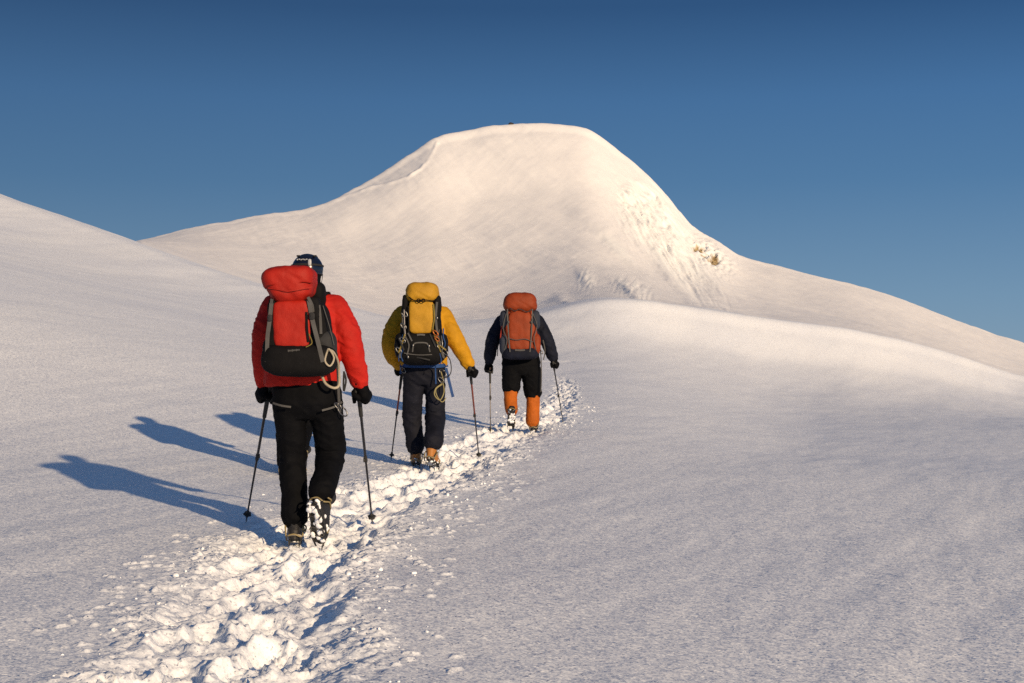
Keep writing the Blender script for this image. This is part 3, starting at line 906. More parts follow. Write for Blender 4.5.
def make_helmet(parent, c, r, m, fr_k=1.0):
    g = Geo()
    # dome with a rolled rim, longer front to back
    rg = []
    for i in range(14):
        f = math.radians(6 + i * 7.6)
        rr = math.sin(f); z = math.cos(f)
        ring = []
        for j in range(32):
            t = 2 * math.pi * j / 32
            rib = 1 + 0.022 * math.cos(6 * t) * math.sin(f) ** 2
            ring.append(Vector(c) + Vector((r * .98 * rr * math.cos(t) * rib, r * 1.16 * rr * math.sin(t) * rib, r * .98 * z - r * .1)))
        rg.append(ring)
    last = [p + Vector((0, 0, -.012)) + (p - Vector(c)) * .03 for p in rg[-1]]
    rg.append(last)
    rg.append([Vector(c) + (p - Vector(c)) * .93 for p in last])
    g.rings(rg)
    h = g.build('helmet', m, parent)
    for sx in (-1, 1):
        for yy in (-.55, -.1, .35):
            v = Geo()
            p = Vector(c) + Vector((sx * r * .52, yy * r * 1.1, r * .74 - abs(yy) * r * .12))
            v.ball(p, (r * .10, r * .20, r * .06), 10, 6)
            v.build('vent', RUBBER, h)
    b = Geo()
    b.tube([Vector(c) + Vector((r * .97 * math.cos(a), r * 1.14 * math.sin(a), r * .1)) for a in np.linspace(0, 2 * math.pi, 21)], .0075, n=8, caps=False)
    b.build('headlamp_band', DARKGREY, h)
    w = Geo(); w.rbox(Vector(c) + Vector((r * .30, -r * 1.13, r * .22)), (.011, .006, .022), 4, 4); w.build('clip', WHITEPL, h)
    w = Geo()
    for i in range(6):
        w.box(Vector(c) + Vector((-r * .48 + i * .012, -r * 1.06 + (6 - i) * -.0015 * 0, r * .40 + .002 * (i % 2))), (.0032, .006, .004))
    w.build('sticker', WHITEPL, h, smooth=False)
    s_ = Geo()
    for sx in (-1, 1):
        s_.ribbon([Vector(c) + Vector((sx * r * .95, -.02, -r * .2)), Vector(c) + Vector((sx * r * .85, .03, -r * .9)), Vector(c) + Vector((sx * r * .25, .06, -r * 1.35))], .014, .003, (sx, 0, 0))
    s_.build('chin_strap', BLACK, h)
    return h

def torus(g, c, R, r, nrm, n=20, a0=0, a1=360, sx=1.0, sz=1.0):
    nrm = Vector(nrm).normalized(); a = nrm.orthogonal().normalized(); b = nrm.cross(a)
    pts = [Vector(c) + a * R * sx * math.cos(math.radians(a0 + (a1 - a0) * i / n)) + b * R * sz * math.sin(math.radians(a0 + (a1 - a0) * i / n)) for i in range(n + 1)]
    g.tube(pts, r, n=8, caps=(a1 - a0) < 359, smooth=False)

def climber(fr, label, S):
    """S holds the measured joints; returns the body, which everything worn is parented to"""
    vox = S.get('vox', .01)
    P = fr.P
    loc = fr.o
    # body: one continuous skin under the clothes
    g = Geo()
    tor = S['torso']
    g.loft([(*(P(c, y, dy)[:2]), P(c, y, dy)[2], fr.r(rx) * .80, ry * .78) for c, y, dy, rx, ry in tor], p=2.2)
    for k in ('arm_l', 'arm_r', 'leg_l', 'leg_r'):
        sp = S[k]; g.tube([P(a, b, c) for a, b, c, d in sp], [fr.r(d) * .66 for a, b, c, d in sp])
    hc = P(*S['head']); hr = S.get('head_r', .098)
    nb = P(*S['neck'])
    g.tube([nb - Vector((0, 0, .05)), nb + Vector((0, .01, .03)), hc - Vector((0, 0, .03))], [.075, .062, .06])
    g.ball(hc, (hr * .80, hr * .98, hr * 1.18), 20, 14)
    g.ball(hc + Vector((0, hr * .25, -hr * .55)), (hr * .62, hr * .66, hr * .60), 16, 10)     # jaw
    g.tube([hc + Vector((0, hr * .93, hr * .12)), hc + Vector((0, hr * 1.16, -hr * .16))], [.012, .017], n=8)   # nose
    for sx in (-1, 1):
        g.ball(hc + Vector((sx * hr * .82, -.004, -hr * .1)), (.010, .020, .032), 8, 8)
        g.ball(hc + Vector((sx * hr * .32, hr * .86, hr * .16)), (.016, .012, .009), 8, 6)
        hnd = S['hand_r'] if sx > 0 else S['hand_l']
        wr = S['arm_r'][-1] if sx > 0 else S['arm_l'][-1]
        g.tube([P(*wr[:3]), P(*hnd)], [.030, .024], n=10)
    g.tube([hc + Vector((-.022, hr * .90, -hr * .52)), hc + Vector((.022, hr * .90, -hr * .52))], [.008, .008], n=8)
    body = organic(g, 'person', SKIN, None, .012, 3)
    body.location = loc
    tag(body, label, 'person', 'climbers walking up in line')
    # hair / hood under the helmet
    g = Geo()
    g.ball(hc + Vector((0, -.012, -.004)), (hr * 1.0, hr * 1.06, hr * 1.20), 18, 12)
    g.tube([hc + Vector((0, -.02, -.05)), nb + Vector((0, -.02, .0))], [hr * .92, hr * .98])
    organic(g, 'balaclava', S.get('hood_m', BLACK), body, .009, 3, .004, .03, 5)
    make_helmet(body, hc + Vector((0, 0, hr * .28)), S.get('helmet_r', .112), S.get('helmet_m', HELMET))
    # jacket
    g = Geo()
    g.loft([(*(P(c, y, dy)[:2]), P(c, y, dy)[2], fr.r(rx), ry) for c, y, dy, rx, ry in tor], p=2.4)
    for k in ('arm_l', 'arm_r'):
        chain(g, fr, S[k])
    g.tube([nb + Vector((-.05, -.01, -.015)), nb + Vector((0, -.045, .015)), nb + Vector((.05, -.01, -.015))], [.045, .05, .045])
    sp = [(P(*S[k][1][:3]), .09, 1.6) for k in ('arm_l', 'arm_r')] + [(P(*S[k][-1][:3]), .07, 1.2) for k in ('arm_l', 'arm_r')]
    j = organic(g, 'jacket', S['jacket_m'], body, vox, 5, S.get('crease', .0065), .055, S['seed'], sp)
    # cuffs
    for k in ('arm_l', 'arm_r'):
        a = P(*S[k][-1][:3]); b = P(*S[k][-2][:3]); d = (a - b).normalized(); r_ = fr.r(S[k][-1][3])
        g = Geo(); g.tube([a - d * .02, a + d * .022], [r_ * 1.03, r_ * .92], n=16, smooth=False)
        g.build('cuff', S.get('cuff_m', BLACK), j)
    # trousers
    g = Geo()
    hp = S['hips']
    g.loft([(*(P(c, y, dy)[:2]), P(c, y, dy)[2], fr.r(rx), ry) for c, y, dy, rx, ry in hp], p=2.4)
    for k in ('leg_l', 'leg_r'):
        chain(g, fr, S[k])
    sp = [(P(*q[:3]), .10, 1.5) for k in ('leg_l', 'leg_r') for q in S[k][2:3]] + [(P(*S[k][-1][:3]), .09, 1.0) for k in ('leg_l', 'leg_r')]
    tr = organic(g, 'trousers', S['trouser_m'], body, vox, 4, S.get('crease', .0065), .06, S['seed'] + 3, sp)
    if 'gaiters' in S:
        for gi, sp_ in enumerate(S['gaiters']):
            g = Geo(); chain(g, fr, sp_)
            ga = organic(g, 'gaiter', GAITER, body, vox * .8, 3, .005, .04, 60 + gi)
            b = Geo(); q = sp_[0]; torus(b, P(*q[:3]), fr.r(q[3]) * 1.0, .008, (0, 0, 1)); b.build('gaiter_band', BLACK, ga)
    for (heel, toe, up, m_, snow, sd_) in S['boots']:
        make_boot(body, P(*heel), P(*toe), up, m_, S.get('boot', .30), snow=snow, seed=sd_, vox=max(.006, vox * .6))
    for side, hk, ak, ax in ((-1, 'hand_l', 'arm_l', S['pole_l']), (1, 'hand_r', 'arm_r', S['pole_r'])):
        gp = P(*S[hk]); tip = Vector(ax) - fr.o
        make_glove(body, gp, gp - tip, P(*S[ak][-1][:3]), side, BLACK, S.get('glove', 1.0), max(.0045, vox * .45), S['seed'] + side)
    return body

def web(parent, name, fr, pts, w, m, out=(0, -1, 0), th=.004):
    g = Geo(); g.ribbon([fr.P(*p) for p in pts], w, th, out)
    return g.build(name, m, parent, smooth=False)

def cord(parent, name, fr, pts, r, m):
    g = Geo(); g.tube([fr.P(*p) for p in pts], r, n=8)
    return g.build(name, m, parent)
# ------------------------------------------------------------------ placing on the snow
def ground_hit(px, py, extra=0.0):
    """where the line of sight through a picture point meets the snow"""
    u = (px - CX) / F; v = (HOR - py) / F
    ys = np.linspace(5, 40, 1400)
    zz = ground_pts(u * ys, ys) + extra
    k = np.argmax(zz >= v * ys)
    y = ys[k]
    return Vector((u * y, y, path_z(u * y, y)))

def pole_from(hand, tip, over=.075):
    d = (hand - tip).normalized()
    return hand + d * over

class Pack:
    def __init__(s, fr, base, label, group='backpacks'):
        s.fr = fr; s.b = fr.P(*base)
        s.root = thing('backpack', label, 'backpack', fr.o + s.b, group)
    def _p(s, o, parent):
        if parent is None:
            o.parent = s.root; o.location = -s.b
        else:
            o.parent = parent
        return o
    def box(s, name, c, h, m, parent=None, p=5., mod=None, mtx=None, crease=.004, seed=0, n=16, scale=.06):
        g = Geo(); fr = s.fr
        hh = (fr.r(h[0], c[2]), h[1], fr.r(h[2], c[2]))
        g.rbox(fr.P(*c), hh, p, n, (lambda v: mod(v, hh)) if mod else None, mtx)
        return s._p(g.build(name, m, None, True, crease, seed, scale), parent)
    def web(s, name, pts, w, m, parent=None, out=(0, -1, 0), th=.004):
        g = Geo(); g.ribbon([s.fr.P(*p) for p in pts], w, th, out)
        return s._p(g.build(name, m, None, False), parent)
    def cord(s, name, pts, r, m, parent=None, n=8):
        g = Geo(); g.tube([s.fr.P(*p) for p in pts], r, n=n)
        return s._p(g.build(name, m, None), parent)
    def buckle(s, c, w, h, m, parent=None, name='buckle', d=.007):
        g = Geo(); q = s.fr.P(*c)
        g.rbox(q, (w, d, h), 4, 4); g.rbox(q + Vector((0, -d * .8, 0)), (w * .6, d * .5, h * .35), 4, 4)
        return s._p(g.build(name, m, None), parent)

# ---- the nearest climber, red
f1 = Frame(300, 541, 9.0)
S1 = dict(vox=.009, seed=1, crease=.007,
    torso=[(301, 386, 0, 36.5, .150), (302, 372, 0, 37, .155), (303, 340, .03, 37, .150), (304, 318, .06, 38, .145), (305, 303, .08, 35, .125), (306, 295, .09, 25, .10), (307, 289, .09, 13, .075)],
    arm_r=[(334, 309, .08, 14.5), (345, 330, .03, 13), (351, 350, .03, 12), (356, 367, .06, 10.5), (359.5, 381, .10, 9)],
    arm_l=[(275, 309, .08, 14), (266, 330, .03, 12), (263, 350, .03, 11), (263, 367, .05, 10), (265, 380, .10, 8.5)],
    glove=1.06,
    hips=[(306, 381, 0, 33, .14), (307, 394, 0, 34.5, .15), (307, 404, 0, 34, .15), (307.5, 414, .01, 28, .12), (308, 419, .01, 20, .09)],
    leg_l=[(290.5, 405, 0, 18), (291, 432, .03, 15), (292.5, 458, .07, 13), (293.8, 488, .02, 12.8), (295, 516, -.02, 13)],
    leg_r=[(324.5, 405, 0, 18.5), (328.5, 432, .06, 15.5), (330.5, 454, .12, 14), (326, 476, -.03, 12.8), (321.5, 491, -.13, 12.5)],
    head=(307.5, 271.5, .14), neck=(307, 293, .10), head_r=.090, helmet_r=.101,
    hand_r=(359, 396, .15), hand_l=(268, 396, .15),
    jacket_m=RED, trouser_m=BLACK,
    boots=[((294, 541, -.08), (297, 533.5, .22), (0, 0, 1), BOOTB, .5, 11), ((314, 503, -.25), (319, 537, -.14), (0.30, .80, .5), BOOTB, 1.2, 12)])
tip1l, tip1r = ground_hit(246, 523), ground_hit(372.5, 522)
S1['pole_l'], S1['pole_r'] = tip1l, tip1r
c1 = climber(f1, 'climber in a red jacket, black trousers and navy helmet, nearest on the track', S1)
for hk, tip, lab in (('hand_l', tip1l, 'black pole in the left hand of the climber in the red jacket'), ('hand_r', tip1r, 'black pole in the right hand of the climber in the red jacket')):
    h = f1.P(*S1[hk]) + f1.o
    make_pole(pole_from(h, tip), tip, lab, ALU, ALU, 'trekking poles', .085)
# harness pieces and cord at the hips
web(c1, 'harness_strap', f1, [(273, 403, -.155), (281, 405.5, -.19), (291, 407, -.195)], .012, GREYWEB)
web(c1, 'harness_strap', f1, [(342, 402, -.06), (334, 407, -.15), (322, 410.5, -.19)], .012, GREYWEB)
web(c1, 'harness_strap', f1, [(336, 352, -.28), (338, 375, -.20), (339, 398, -.12), (340, 412, -.06)], .016, GREYWEB)
def ring(parent, fr, c, R, r, nrm, m, sx=.6, sz=1.2, name='carabiner', pk=None, **kw):
    g = Geo(); torus(g, fr.P(*c), R, r, nrm, sx=sx, sz=sz, **kw)
    if pk:
        return pk._p(g.build(name, m, None), None)
    return g.build(name, m, parent)
ring(c1, f1, (342.5, 411, -.10), .034, .0045, (.3, 1, 0), METALRING)
ring(c1, f1, (338, 406, -.15), .022, .004, (.2, 1, .3), METALRING)
cord(c1, 'cord_loop', f1, [(322, 376, -.20), (326, 384, -.22), (334, 388, -.23), (339, 385, -.22), (339, 374, -.24), (338, 362, -.30), (333, 352, -.40), (328, 350, -.43)], .0085, CREAM)
cord(c1, 'cord_loop', f1, [(327, 352, -.43), (325, 361, -.45), (330, 366, -.44), (334, 358, -.43), (329, 349, -.44), (327, 352, -.43)], .006, CREAM)
cord(c1, 'sling', f1, [(344, 372, -.12), (346, 380, -.10), (344, 391, -.09), (343.5, 384, -.10), (344, 372, -.12)], .006, DARKGREY)

p1 = Pack(f1, (300, 374, -.27), 'bright red and black backpack with a bulging red lid, on the nearest climber')
bag = p1.box('bag', (300.5, 336, -.275), (31.5, .125, 36), BLACK_PACK, mod=lambda v, h: (v.x * (1 - .16 * v.z / h[2]), v.y, v.z), seed=1, crease=.005)
fp = p1.box('front_panel', (292.5, 325, -.375), (18.5, .045, 24), RED_PACK, mod=lambda v, h: (v.x * (1 + .04 * v.z / h[2]), v.y, v.z), seed=2, crease=.006, p=6)
p1.web('seam', [(276, 346, -.412), (293, 347, -.424), (309, 345, -.412)], .006, BLACK_PACK, fp)
bp_ = p1.box('bottom_panel', (300, 359, -.30), (36.5, .150, 15.5), BLACK_PACK, seed=3, crease=.005, p=4.2, mod=lambda v, h: (v.x * (1 - .05 * (v.z / h[2]) ** 2), v.y, v.z - .012 * (1 - (v.x / h[0]) ** 2)))
g = Geo()
for i in range(9):
    g.box(f1.P(288.3 + i * 1.35, 350.8 - .12 * i, -.4535), (.0028, .002, .0048 if i % 3 else .0065))
p1._p(g.build('stitched_mark', GREYWEB, None, False), bp_)
lid = p1.box('lid', (290.5, 285, -.30), (23.6, .155, 17.8), RED_PACK, seed=4, crease=.010, p=4.0, scale=.06, n=20,
    mod=lambda v, h: (v.x * (1 + .17 * v.z / h[2]) - .018 * v.z / h[2], v.y * (1 + .1 * v.z / h[2]), v.z + .012 * v.x / h[0] + (.018 * (v.x / h[0]) ** 2 if v.z < 0 else -.012 * (v.x / h[0]) ** 2)))
p1.web('lid_seam', [(268, 288, -.445), (290, 291, -.472), (312, 287, -.445)], .004, RED_PACK, lid)
p1.web('lid_strap', [(308, 297, -.44), (312, 305, -.42), (313, 312, -.41)], .018, GREYWEB, lid)
p1.web('lid_strap', [(272, 299, -.43), (271, 306, -.41), (270.5, 314, -.40)], .018, GREYWEB, lid)
sp = p1.box('side_pocket', (326, 346, -.30), (9.5, .10, 15), DARKGREY, seed=5, crease=.006, p=3.2)
sp2 = p1.box('side_pocket', (270.5, 352, -.30), (6.5, .09, 12), BLACK_PACK, seed=6, crease=.006, p=3.2)
p1.box('side_panel', (314, 322, -.365), (6, .04, 24), BLACK_PACK, seed=7, crease=.006)
p1.box('side_panel', (272.5, 324, -.365), (4.5, .04, 24), BLACK_PACK, seed=8, crease=.006)
p1.web('compression_strap', [(271.5, 303, -.415), (269.5, 322, -.42), (267.5, 338, -.42), (267, 362, -.43)], .024, GREYWEB)
p1.web('compression_strap', [(309, 300, -.425), (312.5, 320, -.43), (317.5, 340, -.44), (323, 362, -.45)], .026, GREYWEB)
p1.web('compression_strap', [(319, 305, -.40), (320.5, 320, -.40), (321, 334, -.41)], .016, GREYWEB)
p1.buckle((312, 316, -.435), .017, .022, DARKGREY); p1.buckle((269.8, 318, -.428), .015, .020, DARKGREY)
p1.web('daisy_chain', [(306.5, 312, -.425), (307, 328, -.43), (308.5, 342, -.425)], .014, BLACK_PACK)
p1.cord('lash_cord', [(309, 334, -.43), (312, 343, -.44), (306, 347, -.455)], .003, OLIVE)
p1.cord('lash_cord', [(323, 306, -.38), (329, 325, -.40), (334, 345, -.39)], .0028, GREYWEB)
p1.box('neck_roll', (318, 296, -.14), (7, .09, 13), BLACK_PACK, seed=9, crease=.006, p=3)
p1.web('shoulder_strap', [(318, 305, -.17), (322, 294, -.04), (326, 294, .08), (326, 304, .20), (328, 330, .22)], .06, BLACK_PACK, out=(0, 0, 1), th=.014)
p1.web('shoulder_strap', [(285, 305, -.17), (284, 294, -.04), (283, 294, .08), (283, 304, .20), (280, 330, .22)], .06, BLACK_PACK, out=(0, 0, 1), th=.014)
g = Geo(); torus(g, f1.P(319.5, 290, -.19), .020, .0065, (.3, 1, .1), sx=.75, sz=1.1); p1._p(g.build('haul_ring', WHITEPL, None), None)

# ---- the second in view, yellow
f2 = Frame(425, 466, 14.0)
S2 = dict(vox=.012, seed=21, crease=.009,
    torso=[(424, 366, 0, 22.5, .15), (423, 350, 0, 24, .15), (422, 330, .03, 24.5, .15), (422, 316, .06, 23.5, .14), (422, 307, .09, 20, .12), (422, 301, .1, 13, .09), (422, 298, .1, 8, .07)],
    arm_r=[(442, 316, .08, 9.6), (449, 328, .04, 9), (456, 341, .03, 8.4), (463, 353, .05, 7.3), (468.5, 364, .09, 5.8)],
    arm_l=[(402, 316, .08, 9.6), (394, 330, .02, 9), (390.5, 344, .0, 8.4), (393, 356, .07, 7.6), (400, 364, .17, 6)],
    hips=[(424, 364, 0, 21.5, .14), (424, 374, 0, 21.5, .15), (424, 380, 0, 19, .13), (424, 385, 0, 13, .10)],
    leg_l=[(414, 380, 0, 10.8), (413, 400, .04, 9.6), (412, 418, .10, 9.0), (414.2, 434, .09, 8.6), (415.5, 446, .08, 8.6)],
    leg_r=[(434, 380, 0, 10.8), (435, 400, .03, 9.6), (435, 418, .05, 9.2), (434.4, 432, -.10, 9.2), (433, 441, -.20, 9.4)],
    head=(422, 301, .16), neck=(422, 309, .12), head_r=.09, helmet_r=.105, helmet_m=HELMET,
    hand_r=(470.5, 373, .11), hand_l=(402, 372, .22),
    jacket_m=YELLOW, trouser_m=NAVYTR, cuff_m=BLACK,
    boots=[((416.5, 464, .04), (415.5, 460.5, .33), (0, 0, 1), BOOTO, .5, 31), ((429, 461, -.30), (436, 466.5, -.03), (0.05, .22, .95), BOOTO, .9, 32)])
tip2l, tip2r = ground_hit(391, 461), ground_hit(479, 453.5)
S2['pole_l'], S2['pole_r'] = tip2l, tip2r
c2 = climber(f2, 'climber in a yellow jacket and dark navy trousers, walking in the middle of the line', S2)
for hk, tip, lab in (('hand_l', tip2l, 'black and copper pole in the left hand of the climber in yellow'), ('hand_r', tip2r, 'black and copper pole in the right hand of the climber in yellow')):
    h = f2.P(*S2[hk]) + f2.o
    make_pole(pole_from(h, tip), tip, lab, ALURED, ALU, 'trekking poles', .07)
web(c2, 'waist_belt', f2, [(400, 365, .05), (404, 365.5, -.10), (413, 366, -.165), (424, 366, -.175), (436, 366, -.165), (444, 365.5, -.10), (447.5, 365, .05)], .036, BLUEWEB)
web(c2, 'hanging_strap', f2, [(435, 344, -.46), (435.3, 356, -.45), (435.5, 368, -.22), (436, 384, -.19)], .013, BLUEWEB)
web(c2, 'hanging_strap', f2, [(446, 368, -.10), (449, 381, -.10), (453, 397, -.09)], .028, BLUEWEB, out=(.3, -1, 0))
web(c2, 'hanging_strap', f2, [(401, 366, -.06), (400.5, 374, -.06)], .02, BLUEWEB)
cord(c2, 'cord_loop', f2, [(441, 372, -.16), (443, 382, -.16), (436, 388, -.18), (434.5, 395, -.18), (440, 400, -.17), (444, 392, -.16), (443, 383, -.16)], .0055, LOOPCORD)
cord(c2, 'cord_loop', f2, [(443, 384, -.15), (436, 389, -.18), (437, 396, -.18), (442, 402, -.16), (446, 398, -.14)], .0050, LOOPCORD)
cord(c2, 'cord_loop', f2, [(444, 352, -.34), (450, 360, -.20), (451, 372, -.12), (446, 378, -.12), (443, 372, -.14)], .0050, DARKGREY)
ring(c2, f2, (443, 373, -.16), .040, .006, (.4, 1, 0), METALRING)
ring(c2, f2, (441, 380, -.17), .030, .005, (.1, 1, .2), METALRING)
ring(c2, f2, (403, 370, -.10), .030, .005, (.4, 1, 0), METALRING)

p2 = Pack(f2, (421, 364, -.27), 'yellow backpack with grey gear straps and a black lower half, on the climber in yellow')
p2.box('bag', (421.5, 336, -.29), (20.5, .125, 29), BLACK_PACK, seed=1, crease=.007, mod=lambda v, h: (v.x * (1 - .10 * v.z / h[2]), v.y, v.z))
fp = p2.box('front_panel', (421.5, 317, -.40), (12.3, .05, 16.5), YELLOW_PACK, seed=2, crease=.006, p=6)
bt = p2.box('bottom_panel', (422, 348, -.33), (24, .145, 15.5), BLACK_PACK, seed=3, crease=.008, p=3.6)
lid = p2.box('lid', (422, 293, -.31), (16, .155, 10.5), YELLOW_PACK, seed=4, crease=.008, p=3.2, n=20, mod=lambda v, h: (v.x * (1 - .06 * v.z / h[2]), v.y, v.z))
p2.cord('lid_cord', [(409, 297, -.445), (414, 300.5, -.47), (420, 300.5, -.48), (426, 300, -.48), (433, 301, -.46), (436, 299, -.43)], .0055, BLACK, lid)
g = Geo(); q = f2.P(421, 301, -.485); torus(g, q + Vector((-.022, 0, .004)), .016, .0045, (0, 1, 0)); torus(g, q + Vector((.022, 0, .004)), .016, .0045, (0, 1, 0)); g.ball(q, .010, 8, 6)
p2._p(g.build('cord_bow', BLACK, None), lid)
for sx, xx in ((-1, 405.5), (1, 437.5)):
    p2.box('side_pocket', (xx, 309, -.33), (3.2, .09, 14), BLACK_PACK, seed=5 + sx, crease=.008, p=3)
    p2.box('side_pocket', (421.5 + sx * 20.5, 346, -.32), (5.5, .11, 12), BLACK_PACK, seed=8 + sx, crease=.010, p=3)
p2.web('compression_strap', [(404, 312, -.44), (403, 322, -.45), (405, 335, -.46), (401, 348, -.46), (400, 358, -.45)], .020, GREYWEB)
p2.web('compression_strap', [(437, 302, -.44), (436, 316, -.45), (437, 330, -.46), (440, 345, -.46), (444, 358, -.45)], .020, GREYWEB)
p2.web('compression_strap', [(433.5, 304, -.46), (434.5, 318, -.46), (433, 330, -.46), (438, 344, -.475), (441, 352, -.475)], .012, OLIVE)
p2.web('compression_strap', [(405, 334, -.47), (402, 344, -.475), (398.5, 353, -.46)], .013, OLIVE)
p2.web('compression_strap', [(405, 336, -.475), (409, 345, -.485), (407, 355, -.48)], .012, GREYWEB)
p2.web('daisy_chain', [(408.5, 306, -.452), (409, 320, -.455), (409, 333, -.455)], .012, BLACK_PACK)
p2.web('lash_frame', [(412.5, 352, -.485), (413.5, 345, -.487), (416, 343, -.488), (421, 342.6, -.49), (426, 343, -.488), (428, 345, -.487), (430, 352, -.485)], .013, GREYWEB)
p2.web('lash_frame', [(404, 353, -.485), (413, 354.5, -.488), (422, 355, -.488), (432, 354.5, -.485)], .008, GREYWEB)
p2.web('haul_label', [(417, 335, -.475), (421, 334.6, -.478), (425, 335, -.475)], .016, GREYWEB)
for c_ in ((413, 345.5, -.492), (429, 346, -.492), (408, 357, -.485), (403, 316, -.452), (437, 318, -.458)):
    p2.buckle(c_, .010, .013, METALRING)
p2.cord('ice_tool_shaft', [(404, 310, -.45), (404.5, 326, -.455), (405.5, 342, -.46)], .010, ALUGREY)
g = Geo(); torus(g, f2.P(404, 313, -.455), .034, .007, (0, 1, 0), sx=.55, sz=1.2, a0=0, a1=200); p2._p(g.build('ice_tool_head', METALRING, None), None)
ORM = mat('orange_metal', (.34, .10, .02), .4, .5)
ring(None, f2, (435.5, 333, -.475), .026, .006, (.2, 1, .1), ORM, pk=p2)
ring(None, f2, (437, 339, -.48), .022, .005, (-.2, 1, .3), ORM, pk=p2)
for c_ in ((402.5, 340, -.475), (398.5, 350, -.46), (445, 352, -.44), (440, 347, -.475), (403.5, 326, -.46)):
    ring(None, f2, c_, .028, .0055, (.2, 1, .1), METALRING, pk=p2)
rg2 = random.Random(12)
for i in range(7):      # slack ends of webbing and cord hanging down the sides of the pack
    sd = -1 if i % 2 else 1
    x0 = 421.5 + sd * rg2.uniform(17, 23); y0 = rg2.uniform(318, 345)
    p2.cord('loose_cord', [(x0, y0, -.44), (x0 + rg2.uniform(-2, 2.5), y0 + 8, -.46), (x0 + sd * rg2.uniform(0, 3), y0 + 15, -.45), (x0 + rg2.uniform(-3, 2), y0 + 21, -.44)], rg2.choice((.004, .006, .007)), rg2.choice((GREYWEB, DARKGREY, OLIVE, METALRING, BLUEWEB)))
for x0, y0, x1, y1, m_ in ((408, 333, 412, 341, GREYWEB), (430, 334, 436, 347, DARKGREY), (416, 357, 430, 360, DARKGREY), (399, 338, 404, 350, DARKGREY), (438, 344, 446, 350, OLIVE)):
    p2.web('lash_strap', [(x0, y0, -.47), ((x0 + x1) / 2, (y0 + y1) / 2, -.485), (x1, y1, -.48)], .014, m_)
for sx in (-1, 1):
    p2.web('shoulder_strap', [(422 + sx * 9, 314, -.17), (422 + sx * 12, 306, -.02), (422 + sx * 13, 306, .10), (422 + sx * 13, 314, .22), (422 + sx * 14, 334, .22)], .06, BLACK_PACK, out=(0, 0, 1), th=.014)

# ---- the farthest, navy jacket
f3 = Frame(522, 430, 18.8)
S3 = dict(vox=.013, seed=41, crease=.009,
    torso=[(520.5, 359, 0, 18.5, .15), (520.5, 345, 0, 19, .15), (520, 330, .05, 20, .15), (520, 320, .08, 19.5, .14), (520, 313, .1, 16, .12), (520, 308.5, .1, 9, .08)],
    arm_r=[(536, 322, .07, 8), (542, 332, .03, 7.3), (547, 341, .02, 6.8), (550.5, 350, .06, 6), (553, 357, .09, 4.8)],
    arm_l=[(504, 322, .07, 8), (497, 332, .03, 7.3), (493, 341, .02, 6.8), (490.5, 352, .06, 6), (489.5, 360, .10, 4.8)],
    hips=[(521, 357, 0, 18.5, .14), (521, 365, 0, 19.2, .15), (521, 371, 0, 16.5, .13), (521, 375, 0, 11, .10)],
    leg_l=[(512, 370, 0, 9.8), (511.5, 379, .0, 9.2), (511, 387, .0, 8.2)],
    leg_r=[(531, 370, 0, 9.8), (532, 382, .05, 9.2), (533, 392, .08, 8.4)],
    gaiters=[[(511, 387, 0, 6.9), (510.5, 400, -.05, 6.5), (511.5, 410, -.12, 6.2)], [(533, 392, .08, 7.0), (533, 408, .07, 6.6), (532.5, 421, .05, 6.8)]],
    head=(520, 312, .16), neck=(520, 318, .12), head_r=.085, helmet_r=.10, helmet_m=HELMET,
    hand_r=(553.5, 365, .12), hand_l=(490, 369, .14),
    jacket_m=NAVY, trouser_m=BLACK, cuff_m=BLACK,
    boots=[((511.5, 411, -.30), (511, 428.5, -.13), (0.05, .86, .5), BOOTB, 1.1, 51), ((533, 430, .0), (535, 426.5, .30), (0, 0, 1), BOOTB, .4, 52)])
tip3l, tip3r = ground_hit(490.5, 430), ground_hit(563.5, 422)
S3['pole_l'], S3['pole_r'] = tip3l, tip3r
c3 = climber(f3, 'climber in a navy jacket, black knee shorts and orange gaiters, farthest up the line', S3)
for hk, tip, lab in (('hand_l', tip3l, 'thin grey pole in the left hand of the climber with orange gaiters'), ('hand_r', tip3r, 'thin dark pole in the right hand of the climber with orange gaiters')):
    h = f3.P(*S3[hk]) + f3.o
    make_pole(pole_from(h, tip), tip, lab, ALU if hk[-1] == 'r' else ALUGREY, ALU if hk[-1] == 'r' else ALUGREY, 'trekking poles', .06)
web(c3, 'hanging_strap', f3, [(540, 346, -.30), (541, 358, -.16), (541.5, 375, -.12), (541, 392, -.08)], .013, GREYWEB)
web(c3, 'hanging_strap', f3, [(543, 340, -.20), (545, 350, -.18), (543.5, 360, -.15)], .014, GREYWEB)
web(c3, 'hanging_strap', f3, [(498, 345, -.20), (497.5, 356, -.15)], .012, GREYWEB)

p3 = Pack(f3, (520, 358, -.27), 'burnt orange backpack with grey side straps, on the climber in the navy jacket')
p3.box('bag', (520, 333, -.29), (16.5, .125, 24.5), ORANGE, seed=1, crease=.008, mod=lambda v, h: (v.x * (1 - .08 * v.z / h[2]), v.y, v.z))
p3.box('front_panel', (520, 331, -.40), (11.5, .05, 20), ORANGE, seed=2, crease=.009, p=4.5)
p3.box('bottom_panel', (520.5, 353.5, -.31), (17.5, .14, 6), NAVY, seed=3, crease=.006, p=3.6)
lid = p3.box('lid', (520, 302.5, -.31), (16.2, .155, 9.8), ORANGE, seed=4, crease=.009, p=3.2, n=20, mod=lambda v, h: (v.x * (1 - .10 * v.z / h[2]), v.y, v.z))
p3.web('lid_strap', [(510, 308, -.455), (515, 311, -.465), (520, 309, -.47), (527, 312, -.465), (532, 309, -.45)], .010, DARKGREY, lid)
BLUEGREY = fabric('blue_grey_cloth', (.022, .028, .045))
